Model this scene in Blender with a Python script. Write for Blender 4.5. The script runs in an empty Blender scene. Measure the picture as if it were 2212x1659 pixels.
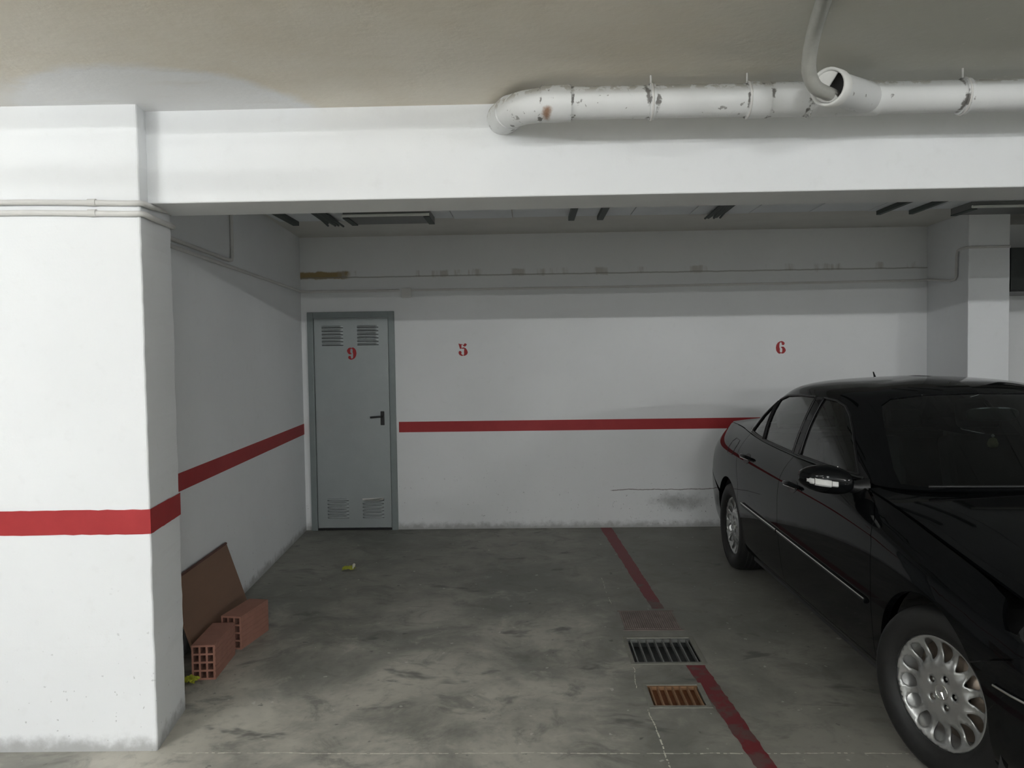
import bpy, bmesh, math, random
import numpy as np
from mathutils import Vector, Matrix
from mathutils.geometry import delaunay_2d_cdt

sc = bpy.context.scene
C = sc.collection
random.seed(7)
rng = np.random.RandomState(7)

# ------------------------------------------------------------------ camera, light, exposure
CAM_YAW, CAM_PITCH, CAM_ROLL, F_PX, CAM_H = -0.0237, 0.0389, 0.0146, 1680.0, 1.632
cam_d = bpy.data.cameras.new('camera')
cam = bpy.data.objects.new('camera', cam_d)
C.objects.link(cam)
cam_d.sensor_fit = 'HORIZONTAL'
cam_d.sensor_width = 36.0
cam_d.lens = 36.0 * F_PX / 2212.0
cam_d.clip_start = 0.02
f0 = Vector((math.sin(CAM_YAW), math.cos(CAM_YAW), 0))
r0 = Vector((math.cos(CAM_YAW), -math.sin(CAM_YAW), 0))
u0 = Vector((0, 0, 1))
fw = f0 * math.cos(CAM_PITCH) - u0 * math.sin(CAM_PITCH)
up = u0 * math.cos(CAM_PITCH) + f0 * math.sin(CAM_PITCH)
rr = r0 * math.cos(CAM_ROLL) - up * math.sin(CAM_ROLL)
up = up * math.cos(CAM_ROLL) + r0 * math.sin(CAM_ROLL)
cam.matrix_world = Matrix(((rr.x, up.x, -fw.x, 0), (rr.y, up.y, -fw.y, 0), (rr.z, up.z, -fw.z, CAM_H), (0, 0, 0, 1)))
sc.camera = cam

world = bpy.data.worlds.new('world')
sc.world = world
world.use_nodes = True
world.node_tree.nodes['Background'].inputs[0].default_value = (0.0, 0.0, 0.0, 1)
world.node_tree.nodes['Background'].inputs[1].default_value = 0.0


def tube_light(x, y, z, strength, label):
    """fluorescent batten on the aisle ceiling: housing and a glowing tube (built further down)"""
    LAMPS.append((x, y, z, strength, label))


# unseen aisle lamps placed by the shadow edges; the overhead one is added fill
LAMPS = []
LC = 'lit fluorescent lamp on aisle ceiling behind the camera, '
tube_light(-3.1, 0.0, 2.555, 84.0, LC + 'nearest and left')
tube_light(-0.5, -0.2, 2.555, 16.0, LC + 'nearest and almost overhead, unseen fill added for beam and ceiling')  # added to brighten the beam and the low ceiling
tube_light(5.8, 0.0, 2.555, 6.0, LC + 'nearest and right')
tube_light(-4.2, -4.6, 2.93, 40.0, LC + 'left one of the second row')
tube_light(1.3, -4.6, 2.93, 112.0, LC + 'middle one of the second row')
tube_light(7.2, -4.6, 2.93, 172.0, LC + 'right one of the second row')
tube_light(-3.0, -9.6, 2.62, 90.0, LC + 'left one of the third row')
tube_light(1.3, -9.6, 2.62, 90.0, LC + 'middle one of the third row')
tube_light(5.6, -9.6, 2.62, 90.0, LC + 'right one of the third row')

sc.view_settings.view_transform = 'Standard'
sc.view_settings.look = 'None'
sc.view_settings.exposure = 2.4
sc.view_settings.gamma = 1.0
sc.view_settings.use_curve_mapping = False

# ------------------------------------------------------------------ node helpers


class NT:
    def __init__(s, name):
        s.mat = bpy.data.materials.new(name)
        s.mat.use_nodes = True
        s.t = s.mat.node_tree
        s.p = s.t.nodes['Principled BSDF']
        s.out = s.t.nodes['Material Output']

    def n(s, typ, **kw):
        nd = s.t.nodes.new(typ)
        for k, v in kw.items():
            setattr(nd, k, v)
        return nd

    def put(s, sock, v):
        if v is None:
            return
        if isinstance(v, (int, float)):
            sock.default_value = v
        elif isinstance(v, (tuple, list)):
            sock.default_value = tuple(v) + ((1,) if len(v) == 3 and len(sock.default_value) == 4 else ())
        else:
            s.t.links.new(v, sock)

    def m(s, op, a, b=None, c=None, clamp=False):
        nd = s.n('ShaderNodeMath', operation=op, use_clamp=clamp)
        s.put(nd.inputs[0], a)
        if b is not None:
            s.put(nd.inputs[1], b)
        if c is not None:
            s.put(nd.inputs[2], c)
        return nd.outputs[0]

    def pos(s):
        if not hasattr(s, '_g'):
            s._g = s.n('ShaderNodeNewGeometry').outputs['Position']
            sp = s.n('ShaderNodeSeparateXYZ')
            s.t.links.new(s._g, sp.inputs[0])
            s.x, s.y, s.z = sp.outputs
        return s._g

    def noise(s, scale, detail=4, rough=0.55, stretch=(1, 1, 1), vec=None, dist=0.0):
        v = vec or s.pos()
        if stretch != (1, 1, 1):
            mp = s.n('ShaderNodeMapping')
            s.t.links.new(v, mp.inputs[0])
            mp.inputs['Scale'].default_value = stretch
            v = mp.outputs[0]
        nd = s.n('ShaderNodeTexNoise')
        s.t.links.new(v, nd.inputs['Vector'])
        nd.inputs['Scale'].default_value = scale
        nd.inputs['Detail'].default_value = detail
        nd.inputs['Roughness'].default_value = rough
        nd.inputs['Distortion'].default_value = dist
        return nd.outputs['Fac']

    def step(s, v, a, b):           # smoothstep a->b
        nd = s.n('ShaderNodeMapRange', interpolation_type='SMOOTHSTEP')
        s.put(nd.inputs[0], v)
        nd.inputs[1].default_value = a
        nd.inputs[2].default_value = b
        return nd.outputs[0]

    def mix(s, f, a, b):
        nd = s.n('ShaderNodeMix', data_type='RGBA')
        s.put(nd.inputs[0], f)
        s.put(nd.inputs[6], a)
        s.put(nd.inputs[7], b)
        return nd.outputs[2]

    def base(s, v):
        s.put(s.p.inputs['Base Color'], v)

    def set(s, **kw):
        for k, v in kw.items():
            s.put(s.p.inputs[k.replace('_', ' ')], v)

    def bump(s, h, strength=0.2, dist=0.01):
        b = s.n('ShaderNodeBump')
        b.inputs['Strength'].default_value = strength
        b.inputs['Distance'].default_value = dist
        s.t.links.new(h, b.inputs['Height'])
        s.t.links.new(b.outputs[0], s.p.inputs['Normal'])


def simple(name, col, rough=0.5, metal=0.0, var=0.12, scale=30, bump=0.0, **kw):
    k = NT(name)
    nz = k.noise(scale, 3)
    a = tuple(c * (1 - var) for c in col)
    b = tuple(min(1, c * (1 + var)) for c in col)
    k.base(k.mix(nz, a, b))
    k.set(Roughness=rough, Metallic=metal, **kw)
    if bump:
        k.bump(nz, bump, 0.004)
    return k.mat


MAT = {}


def white_paint(name, col=(0.87, 0.885, 0.90)):
    k = NT(name)
    n1 = k.noise(0.9, 4)
    n2 = k.noise(14, 5, 0.6)
    c = k.mix(k.step(n1, 0.35, 0.7), tuple(v * 0.96 for v in col), col)
    c = k.mix(k.m('MULTIPLY', k.step(n2, 0.55, 0.8), 0.10), c, (0.55, 0.55, 0.52))
    k.pos()
    # scuffs and dirt close to the floor
    foot = k.m('MULTIPLY', k.step(k.m('ADD', k.z, k.m('MULTIPLY', n2, -0.12)), 0.02, -0.055), 0.6)
    c = k.mix(foot, c, (0.20, 0.20, 0.19))
    spk = k.m('MULTIPLY', k.step(k.noise(45, 2, 0.5), 0.70, 0.76), k.step(k.z, 0.9, 0.1))
    c = k.mix(k.m('MULTIPLY', spk, 0.45), c, (0.22, 0.22, 0.22))
    k._c = c
    k.base(c)
    k.set(Roughness=0.75)
    k.set(**{'Specular IOR Level': 0.25})
    hb = k.m('ADD', k.m('MULTIPLY', k.noise(3.0, 3), 1.0), k.m('MULTIPLY', k.noise(120, 3), 0.10))
    k.bump(hb, 0.25, 0.012)
    return k


MAT['white'] = white_paint('white_wall_paint').mat


def back_wall_mat():
    k = white_paint('back_wall_paint', (0.84, 0.85, 0.855))
    c = k._c
    n = k.noise(9, 4, 0.6)
    nx = k.noise(5, 5, 0.65, (1.0, 1.0, 0.15))
    # flaking edge of the older render along z = 2.38, brown at its left end
    zz = k.m('ADD', k.z, k.m('MULTIPLY', k.m('SUBTRACT', n, 0.5), 0.05))
    band = k.m('MULTIPLY', k.step(zz, 2.345, 2.36), k.step(zz, 2.425, 2.405))
    left = k.step(k.m('ADD', k.x, k.m('MULTIPLY', n, 0.2)), -1.52, -1.62)
    right = k.m('MULTIPLY', k.step(nx, 0.52, 0.62), 0.55)
    c = k.mix(k.m('MULTIPLY', band, left), c, (0.36, 0.27, 0.13))
    c = k.mix(k.m('MULTIPLY', band, right), c, (0.44, 0.40, 0.35))
    thin = k.m('MULTIPLY', k.step(k.m('ABSOLUTE', k.m('SUBTRACT', k.z, k.m('ADD', 2.362, k.m('MULTIPLY', k.m('SUBTRACT', nx, .5), .02)))), 0.009, 0.003), 0.65)
    c = k.mix(thin, c, (0.30, 0.29, 0.27))
    # patched plaster beside the car: crack on top, grey smudges
    crk = k.m('ABSOLUTE', k.m('SUBTRACT', k.z, k.m('ADD', 0.352, k.m('MULTIPLY', k.m('SUBTRACT', k.noise(6, 5, .7), .5), .03))))
    inx = k.m('MULTIPLY', k.step(k.x, 0.72, 0.76), k.step(k.x, 2.6, 2.4))
    c = k.mix(k.m('MULTIPLY', k.m('MULTIPLY', k.step(crk, 0.006, 0.002), inx), 0.8), c, (0.16, 0.14, 0.13))
    dx = k.m('DIVIDE', k.m('SUBTRACT', k.x, 1.36), 0.36)
    dz = k.m('DIVIDE', k.m('SUBTRACT', k.z, 0.235), 0.12)
    d = k.m('SQRT', k.m('ADD', k.m('POWER', dx, 2), k.m('POWER', dz, 2)))
    sm = k.m('MULTIPLY', k.step(k.m('ADD', d, k.m('MULTIPLY', k.noise(11, 6, 0.7), 1.5)), 1.65, 0.75), 0.6)
    c = k.mix(sm, c, (0.22, 0.225, 0.22))
    dots = k.m('MULTIPLY', k.m('MULTIPLY', k.step(k.noise(38, 2), 0.66, 0.72), inx), k.step(k.z, 0.36, 0.30))
    c = k.mix(k.m('MULTIPLY', dots, .6), c, (0.15, 0.15, 0.15))
    k.base(c)
    return k.mat


MAT['back_wall'] = back_wall_mat()


def ceiling_mat():
    k = NT('aisle_ceiling_plaster')
    k.pos()
    n = k.noise(1.6, 5, 0.6)
    n2 = k.noise(7, 5, 0.6)
    # beige area with a warped edge, whiter in the corner by the pillar
    dx = k.m('DIVIDE', k.m('SUBTRACT', k.x, -1.48), 0.62)
    dy = k.m('DIVIDE', k.m('SUBTRACT', k.y, 3.42), 0.70)
    d = k.m('SQRT', k.m('ADD', k.m('POWER', dx, 2), k.m('POWER', dy, 2)))
    d = k.m('ADD', d, k.m('MULTIPLY', k.m('SUBTRACT', n2, 0.5), 0.18))
    beige_area = k.step(d, 0.93, 1.08)
    far = k.step(k.x, -2.05, -1.8)
    grey = (0.92, 0.925, 0.935)
    beige = k.mix(k.step(n, 0.3, 0.7), (0.83, 0.765, 0.65), (0.90, 0.85, 0.755))
    beige = k.mix(k.step(k.m('ADD', k.x, k.m('MULTIPLY', n, 0.8)), 0.6, 1.6), beige, (0.68, 0.675, 0.62))
    c = k.mix(k.m('MULTIPLY', beige_area, k.m('ADD', 0.35, k.m('MULTIPLY', far, 0.65))), grey, beige)
    # flecks of fallen paint close to the beam
    fl = k.m('MULTIPLY', k.step(k.noise(26, 3, 0.6), 0.68, 0.74), 0.5)
    c = k.mix(fl, c, (0.90, 0.88, 0.82))
    streak = k.m('MULTIPLY', k.step(k.noise(5, 4, 0.6, (0.4, 1.6, 1)), 0.55, 0.8), 0.25)
    c = k.mix(streak, c, (0.68, 0.625, 0.53))
    k.base(c)
    k.set(Roughness=0.85)
    k.bump(k.m('ADD', n, k.m('MULTIPLY', k.noise(40, 4), 0.2)), 0.3, 0.02)
    return k.mat


MAT['ceiling'] = ceiling_mat()
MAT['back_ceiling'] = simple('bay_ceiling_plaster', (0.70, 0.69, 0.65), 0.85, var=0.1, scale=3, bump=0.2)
MAT['panel'] = simple('pale_ceiling_panel', (0.82, 0.85, 0.87), 0.7, var=0.08, scale=4, bump=0.1)


def floor_mat():
    k = NT('stained_concrete')
    k.pos()
    a = k.noise(1.15, 6, 0.62, (1.0, 0.9, 1.0), dist=0.4)
    b = k.noise(3.4, 6, 0.66, (1.0, 1.1, 1.0), dist=0.7)
    cc = k.noise(17, 5, 0.6)
    c = k.mix(k.step(a, 0.36, 0.64), (0.235, 0.230, 0.205), (0.56, 0.535, 0.465))
    c = k.mix(k.m('MULTIPLY', k.step(b, 0.52, 0.68), 0.62), c, (0.155, 0.153, 0.140))
    c = k.mix(k.m('MULTIPLY', k.step(b, 0.45, 0.28), 0.55), c, (0.62, 0.59, 0.51))
    c = k.mix(k.m('MULTIPLY', k.step(cc, 0.5, 0.72), 0.28), c, (0.15, 0.15, 0.135))
    # darker towards the middle and the back of the bay and right of the drains
    back_tone = k.m('MULTIPLY', k.step(k.m('ADD', k.y, k.m('MULTIPLY', b, 1.6)), 4.3, 6.6), 0.66)
    c = k.mix(back_tone, c, (0.185, 0.185, 0.165))
    drn = k.m('MULTIPLY', k.step(k.m('ADD', k.x, k.m('MULTIPLY', b, 0.6)), 0.45, 1.0), 0.60)
    c = k.mix(drn, c, (0.185, 0.18, 0.16))
    # larger dark smears, oil spots, pale chips
    bg = k.m('MULTIPLY', k.step(k.noise(2.3, 4, 0.6, (0.9, 1.5, 1), dist=0.5), 0.60, 0.70), 0.72)
    c = k.mix(bg, c, (0.095, 0.095, 0.09))
    sp = k.step(k.noise(15, 3, 0.5), 0.69, 0.75)
    c = k.mix(k.m('MULTIPLY', sp, 0.6), c, (0.06, 0.06, 0.06))
    wp = k.step(k.noise(23, 2, 0.4), 0.725, 0.75)
    c = k.mix(k.m('MULTIPLY', wp, 0.5), c, (0.7, 0.69, 0.64))
    k.base(c)
    k.set(Roughness=k.m('ADD', 0.42, k.m('MULTIPLY', b, 0.35)))
    k.bump(k.m('ADD', b, k.m('MULTIPLY', cc, 0.5)), 0.15, 0.004)
    return k.mat


MAT['floor'] = floor_mat()


def red_wall():
    k = NT('red_stripe_paint')
    n = k.noise(12, 4)
    k.base(k.mix(n, (0.33, 0.014, 0.018), (0.41, 0.024, 0.027)))
    k.set(Roughness=0.6)
    return k.mat


MAT['red'] = red_wall()


def red_floor():
    k = NT('worn_red_line_paint')
    k.pos()
    n = k.noise(9, 5, 0.65)
    wear = k.m('ADD', n, k.m('MULTIPLY', k.step(k.y, 4.6, 3.2), 0.13))
    worn = k.step(wear, 0.56, 0.70)
    gap = k.m('MULTIPLY', k.step(k.y, 5.12, 5.02), k.step(n, 0.36, 0.5))
    gap = k.m('MULTIPLY', gap, k.step(k.y, 4.2, 4.5))
    c = k.mix(k.m('MULTIPLY', k.m('MAXIMUM', worn, gap), 0.8), (0.19, 0.020, 0.026), (0.13, 0.085, 0.078))
    k.base(c)
    k.set(Roughness=0.55)
    return k.mat


MAT['red_floor'] = red_floor()
MAT['dark_line'] = simple('dark_metal', (0.045, 0.05, 0.05), 0.45, 0.3)
MAT['strip'] = simple('grey_green_channel', (0.07, 0.085, 0.08), 0.6)
MAT['black_plastic'] = simple('black_plastic', (0.012, 0.012, 0.013), 0.4)
MAT['rubber'] = simple('tyre_rubber', (0.009, 0.009, 0.009), 0.6, var=0.2, scale=40)
MAT['conduit'] = simple('painted_conduit', (0.70, 0.69, 0.67), 0.6, var=0.06)
MAT['hose'] = simple('grey_plastic_hose', (0.42, 0.42, 0.39), 0.45)
MAT['inner_white'] = simple('clean_white_plastic', (0.78, 0.78, 0.76), 0.45, var=.04)


def pipe_mat():
    k = NT('flaking_white_pipe_paint')
    k.pos()
    n = k.noise(16, 5, 0.65)
    n2 = k.noise(5, 4, 0.6)
    c = k.mix(n2, (0.70, 0.71, 0.71), (0.80, 0.81, 0.81))
    top = k.step(k.z, 2.583, 2.606)
    flake = k.m('MULTIPLY', k.step(n, 0.50, 0.55), top)
    c = k.mix(k.m('MULTIPLY', flake, 0.8), c, (0.42, 0.40, 0.35))
    dots = k.m('MULTIPLY', k.step(k.noise(24, 4, 0.6), 0.655, 0.70), 0.7)
    c = k.mix(dots, c, (0.16, 0.15, 0.14))
    # dark chips where the joints have opened
    for xi, wd in ((-0.055, 0.008), (0.05, 0.007), (0.168, 0.006), (0.448, 0.014), (0.482, 0.008), (0.812, 0.008), (0.90, 0.012), (1.04, 0.010), (1.60, 0.014), (2.1, 0.02)):
        bandx = k.step(k.m('ADD', k.m('ABSOLUTE', k.m('SUBTRACT', k.x, xi)), k.m('MULTIPLY', k.m('SUBTRACT', n, 0.5), 0.06)), wd, wd * 0.5)
        c = k.mix(k.m('MULTIPLY', bandx, k.m('MULTIPLY', k.step(k.noise(22, 3), 0.47, 0.56), 0.85)), c, (0.10, 0.09, 0.08))
    # rusty drip on the first coupling
    dx = k.m('DIVIDE', k.m('SUBTRACT', k.x, 0.075), 0.028)
    dz = k.m('DIVIDE', k.m('SUBTRACT', k.z, 2.520), 0.026)
    d = k.m('ADD', k.m('POWER', dx, 2), k.m('POWER', dz, 2))
    c = k.mix(k.m('MULTIPLY', k.step(k.m('ADD', d, k.m('MULTIPLY', n, 2.6)), 2.2, 1.3), .9), c, (0.24, 0.10, 0.03))
    k.base(c)
    k.set(Roughness=0.5)
    k.bump(n, 0.3, 0.004)
    return k.mat


MAT['pipe'] = pipe_mat()
MAT['galv'] = None


def galv():
    k = NT('galvanised_door_steel')
    n = k.noise(5, 5, 0.6)
    v = k.noise(60, 2)
    c = k.mix(n, (0.34, 0.37, 0.37), (0.42, 0.45, 0.45))
    c = k.mix(k.m('MULTIPLY', v, 0.25), c, (0.32, 0.35, 0.35))
    k.base(c)
    k.set(Roughness=0.42, Metallic=0.35)
    k.bump(k.noise(2.2, 3), 0.12, 0.02)
    return k.mat


MAT['galv'] = galv()
MAT['galv_frame'] = simple('door_frame_steel', (0.24, 0.27, 0.27), 0.5, 0.3, scale=8)
MAT['steel_bright'] = simple('bare_steel', (0.55, 0.55, 0.52), 0.35, 0.8)
MAT['brick'] = simple('terracotta_brick', (0.34, 0.165, 0.12), 0.85, var=0.18, scale=18, bump=0.3)
MAT['brick_shade'] = simple('shaded_brick_clay', (0.20, 0.095, 0.07), 0.9, var=0.15)  # darker copy of the brick colour puts shade into the holes


def board_mat():
    k = NT('brown_board')
    w = k.noise(5, 5, 0.6, (1, 0.25, 1.6))
    k.base(k.mix(w, (0.20, 0.115, 0.075), (0.265, 0.155, 0.10)))
    k.set(Roughness=0.75)
    return k.mat


MAT['board'] = board_mat()
MAT['board_edge'] = simple('board_dark_edge', (0.12, 0.055, 0.045), 0.8)
MAT['yellow'] = simple('yellow_wrapper', (0.34, 0.36, 0.03), 0.55, var=0.25, scale=40)
MAT['wrapper_white'] = simple('white_wrapper_edge', (0.6, 0.6, 0.5), 0.4)
MAT['iron'] = simple('dark_cast_iron', (0.055, 0.06, 0.058), 0.55, 0.3, var=.3, scale=25, bump=.2)
MAT['iron_bar'] = simple('worn_iron_bar', (0.20, 0.205, 0.195), 0.5, 0.4, var=.3, scale=30)
MAT['rust'] = simple('rusty_iron', (0.20, 0.075, 0.028), 0.8, 0.1, var=0.4, scale=18, bump=.3)
MAT['rust_bar'] = simple('rusty_grate_bar', (0.30, 0.17, 0.09), 0.7, 0.2, var=0.4, scale=25)
MAT['mesh_cover'] = simple('red_stained_cover', (0.21, 0.165, 0.15), 0.75, var=0.5, scale=9, bump=.2)
MAT['mesh_bar'] = simple('red_stained_rib', (0.27, 0.22, 0.20), 0.75, var=0.5, scale=9)
MAT['cement'] = simple('cement_rim', (0.24, 0.235, 0.205), 0.85, var=0.25, scale=20, bump=.3)
MAT['pit'] = simple('drain_pit_dirt', (0.02, 0.02, 0.018), 0.9)
MAT['joint_white'] = simple('pale_joint_filler', (0.74, 0.72, 0.64), 0.8, var=0.3, scale=20)
MAT['lamp_box'] = simple('unlit_lamp_housing', (0.20, 0.205, 0.20), 0.5)
MAT['lamp_tube'] = simple('unlit_lamp_tube', (0.82, 0.83, 0.78), 0.3, var=.03)
MAT['green_box'] = simple('dark_green_grey_metal', (0.03, 0.036, 0.034), 0.5, .2)


def paint():
    k = NT('black_car_paint')
    n = k.noise(60, 4)
    k.base(k.mix(n, (0.003, 0.0035, 0.004), (0.006, 0.0065, 0.007)))
    k.set(Roughness=0.32)
    k.set(**{'Coat Weight': 0.85, 'Coat Roughness': 0.04, 'Coat IOR': 1.33, 'Specular IOR Level': 0.0})
    return k.mat


MAT['paint'] = paint()
MAT['chrome'] = simple('bright_chrome', (0.75, 0.75, 0.72), 0.18, 1.0, var=0.02)
MAT['alloy'] = simple('silver_wheel_paint', (0.50, 0.505, 0.50), 0.32, 0.75, var=0.06, scale=60)
MAT['wheel_dark'] = simple('wheel_recess', (0.03, 0.03, 0.03), 0.6)
MAT['disc'] = simple('rusty_brake_disc', (0.26, 0.21, 0.17), 0.45, 0.7, var=.3, scale=14)
MAT['seat'] = simple('dark_seat_cloth', (0.03, 0.03, 0.032), 0.9)
MAT['lens'] = simple('clear_lamp_lens', (0.80, 0.80, 0.79), 0.15, 0.35, var=.05, scale=60)
MAT['headlamp'] = simple('headlamp_glass', (0.10, 0.11, 0.11), 0.08, 0.2)
MAT['red_lens'] = simple('red_lamp_lens', (0.25, 0.01, 0.012), 0.12)
MAT['gold'] = simple('straw_ornament', (0.45, 0.40, 0.20), 0.6, var=.3, scale=90)
MAT['mirror'] = simple('mirror_back', (0.10, 0.13, 0.13), 0.35)


def glass(name, tint, refl=0.045):
    k = NT(name)
    fr = k.n('ShaderNodeFresnel')
    fr.inputs['IOR'].default_value = 1.5
    tr = k.n('ShaderNodeBsdfTransparent')
    tr.inputs[0].default_value = (*tint, 1)
    gl = k.n('ShaderNodeBsdfGlossy')
    gl.inputs['Roughness'].default_value = 0.01
    mx = k.n('ShaderNodeMixShader')
    k.t.links.new(k.m('MULTIPLY', fr.outputs[0], 1.6, clamp=True), mx.inputs[0])
    k.t.links.new(tr.outputs[0], mx.inputs[1])
    k.t.links.new(gl.outputs[0], mx.inputs[2])
    k.t.links.new(mx.outputs[0], k.out.inputs[0])
    return k.mat


MAT['glass'] = glass('tinted_car_glass', (0.60, 0.70, 0.66))

# ------------------------------------------------------------------ mesh helpers


def link(name, me, mat, parent=None):
    o = bpy.data.objects.new(name, me)
    if mat is not None and not me.materials:
        me.materials.append(MAT[mat] if isinstance(mat, str) else mat)
    C.objects.link(o)
    if parent is not None:
        o.parent = parent
    return o


def mesh(name, verts, faces, mat, parent=None, smooth=False):
    me = bpy.data.meshes.new(name)
    me.from_pydata([tuple(map(float, v)) for v in verts], [], [tuple(int(i) for i in f) for f in faces])
    me.update()
    if smooth:
        me.polygons.foreach_set('use_smooth', [True] * len(me.polygons))
    return link(name, me, mat, parent)


class MB:
    """collects boxes, tubes and prisms that become ONE mesh"""

    def __init__(s):
        s.v, s.f, s.sm = [], [], []

    def add(s, v, f, smooth=False):
        o = len(s.v)
        s.v += [tuple(map(float, p)) for p in v]
        s.f += [tuple(int(i) + o for i in q) for q in f]
        s.sm += [smooth] * len(f)
        return s

    def box(s, x0, x1, y0, y1, z0, z1, M=None):
        v = [(x0, y0, z0), (x1, y0, z0), (x1, y1, z0), (x0, y1, z0), (x0, y0, z1), (x1, y0, z1), (x1, y1, z1), (x0, y1, z1)]
        if M is not None:
            v = [M @ Vector(p) for p in v]
        return s.add(v, [(3, 2, 1, 0), (4, 5, 6, 7), (0, 1, 5, 4), (1, 2, 6, 5), (2, 3, 7, 6), (3, 0, 4, 7)])

    def prism(s, poly, z0, z1, M=None):
        n = len(poly)
        v = [(p[0], p[1], z0) for p in poly] + [(p[0], p[1], z1) for p in poly]
        if M is not None:
            v = [M @ Vector(p) for p in v]
        f = [tuple(range(n))[::-1], tuple(range(n, 2 * n))] + [(i, (i + 1) % n, n + (i + 1) % n, n + i) for i in range(n)]
        return s.add(v, f)

    def tube(s, pts, r, seg=12, cap=True):
        pts = [Vector(p) for p in pts]
        rs = r if isinstance(r, (list, tuple)) else [r] * len(pts)
        rings = []
        t0 = (pts[1] - pts[0]).normalized()
        nrm = t0.orthogonal().normalized()
        for i, p in enumerate(pts):
            a = pts[max(i - 1, 0)]
            b = pts[min(i + 1, len(pts) - 1)]
            t = (b - a).normalized()
            nrm = (nrm - t * nrm.dot(t)).normalized()
            bn = t.cross(nrm)
            rings.append([p + (nrm * math.cos(k * 2 * math.pi / seg) + bn * math.sin(k * 2 * math.pi / seg)) * rs[i] for k in range(seg)])
        v = [q for ring in rings for q in ring]
        f = []
        for i in range(len(rings) - 1):
            for k in range(seg):
                f.append((i * seg + k, i * seg + (k + 1) % seg, (i + 1) * seg + (k + 1) % seg, (i + 1) * seg + k))
        s.add(v, f, True)
        if cap:
            s.add(rings[0], [tuple(range(seg))[::-1]])
            s.add(rings[-1], [tuple(range(seg))])
        return s

    def revolve(s, prof, M=None, seg=48, closed=False, a0=0.0):
        """prof: (r, h) around local Z"""
        v, f = [], []
        n = len(prof)
        for k in range(seg):
            a = a0 + 2 * math.pi * k / seg
            for r, h in prof:
                v.append(Vector((r * math.cos(a), r * math.sin(a), h)))
        if M is not None:
            v = [M @ p for p in v]
        for k in range(seg):
            k2 = (k + 1) % seg
            for i in range(n if closed else n - 1):
                j = (i + 1) % n
                f.append((k * n + i, k2 * n + i, k2 * n + j, k * n + j))
        return s.add(v, f, True)

    def build(s, name, mat, parent=None, bevel=0.0, auto=False):
        me = bpy.data.meshes.new(name)
        me.from_pydata(s.v, [], s.f)
        me.update()
        me.polygons.foreach_set('use_smooth', s.sm)
        o = link(name, me, mat, parent)
        if bevel:
            b = o.modifiers.new('bevel', 'BEVEL')
            b.width = bevel
            b.segments = 2
            b.limit_method = 'ANGLE'
        return o


def thing(name, label, cat, loc=(0, 0, 0), rz=0.0, group=None):
    o = bpy.data.objects.new(name, None)
    o.empty_display_size = 0.1
    o.location = loc
    o.rotation_euler = (0, 0, rz)
    C.objects.link(o)
    return tag(o, label, cat, group)


def tag(o, label, cat=None, group=None, kind=None):
    if label:
        o['label'] = label
    if cat:
        o['category'] = cat
    if group:
        o['group'] = group
    if kind:
        o['kind'] = kind
    return o


def struct(o, label, cat):
    return tag(o, label, cat, kind='structure')


def arc(c, r, a0, a1, n, ax='xz'):
    return [(c[0] + r * math.cos(a0 + (a1 - a0) * i / n), c[1] + r * math.sin(a0 + (a1 - a0) * i / n)) for i in range(n + 1)]


# ------------------------------------------------------------------ the setting
YB = 7.212                      # back wall
ZC = 2.66                       # aisle ceiling
ZB = 2.735                      # bay ceiling
LWX = lambda y: -1.994 - 0.0656 * (y - 5.229)     # left wall of the bay, slightly askew

# floor with two openings for the drains
D2 = (0.525, 0.885, 4.035, 4.395)
D3 = (0.545, 0.797, 3.535, 3.765)
D1 = (0.537, 0.868, 4.525, 4.85)
xs = [-7, D2[0], D3[0], D3[1], D2[1], 9]
ys = [-12.0, D3[2], D3[3], D2[2], D2[3], YB]
fv = [(x, y, 0) for y in ys for x in xs]
ff = []
for j in range(5):
    for i in range(5):
        cx, cy = (xs[i] + xs[i + 1]) / 2, (ys[j] + ys[j + 1]) / 2
        if any(d[0] < cx < d[1] and d[2] < cy < d[3] for d in (D2, D3)):
            continue
        ff.append((j * 6 + i, j * 6 + i + 1, j * 6 + i + 7, j * 6 + i + 6))
floor = struct(mesh('floor', fv, ff, 'floor'), 'grey concrete garage floor with dark stains and oil spots', 'floor')

# painted bay line, two runs broken by the drains
def ribbon(pl, pr, name, mat, parent, z=0.0015, jit=0.0):
    v, f = [], []
    for i, (a, b) in enumerate(zip(pl, pr)):
        v += [(a[0] + random.uniform(-jit, jit), a[1], z), (b[0] + random.uniform(-jit, jit), b[1], z)]
        if i:
            f.append((2 * i - 2, 2 * i - 1, 2 * i + 1, 2 * i))
    return mesh(name, v, f, mat, parent)


def lerp(a, b, t):
    return tuple(p + (q - p) * t for p, q in zip(a, b))


def line_run(a0, a1, b0, b1, n, name):
    ribbon([lerp(a0, a1, i / n) for i in range(n + 1)], [lerp(b0, b1, i / n) for i in range(n + 1)], name, 'red_floor', floor, jit=0.004)


line_run((0.632, 7.20), (0.752, 4.90), (0.738, 7.20), (0.83, 4.90), 60, 'painted_line')
line_run((0.790, 4.00), (0.862, 3.0), (0.885, 4.00), (0.942, 3.0), 40, 'painted_line')
line_run((0.862, 3.0), (0.93, 1.6), (0.942, 3.0), (1.02, 1.6), 30, 'painted_line')


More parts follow.
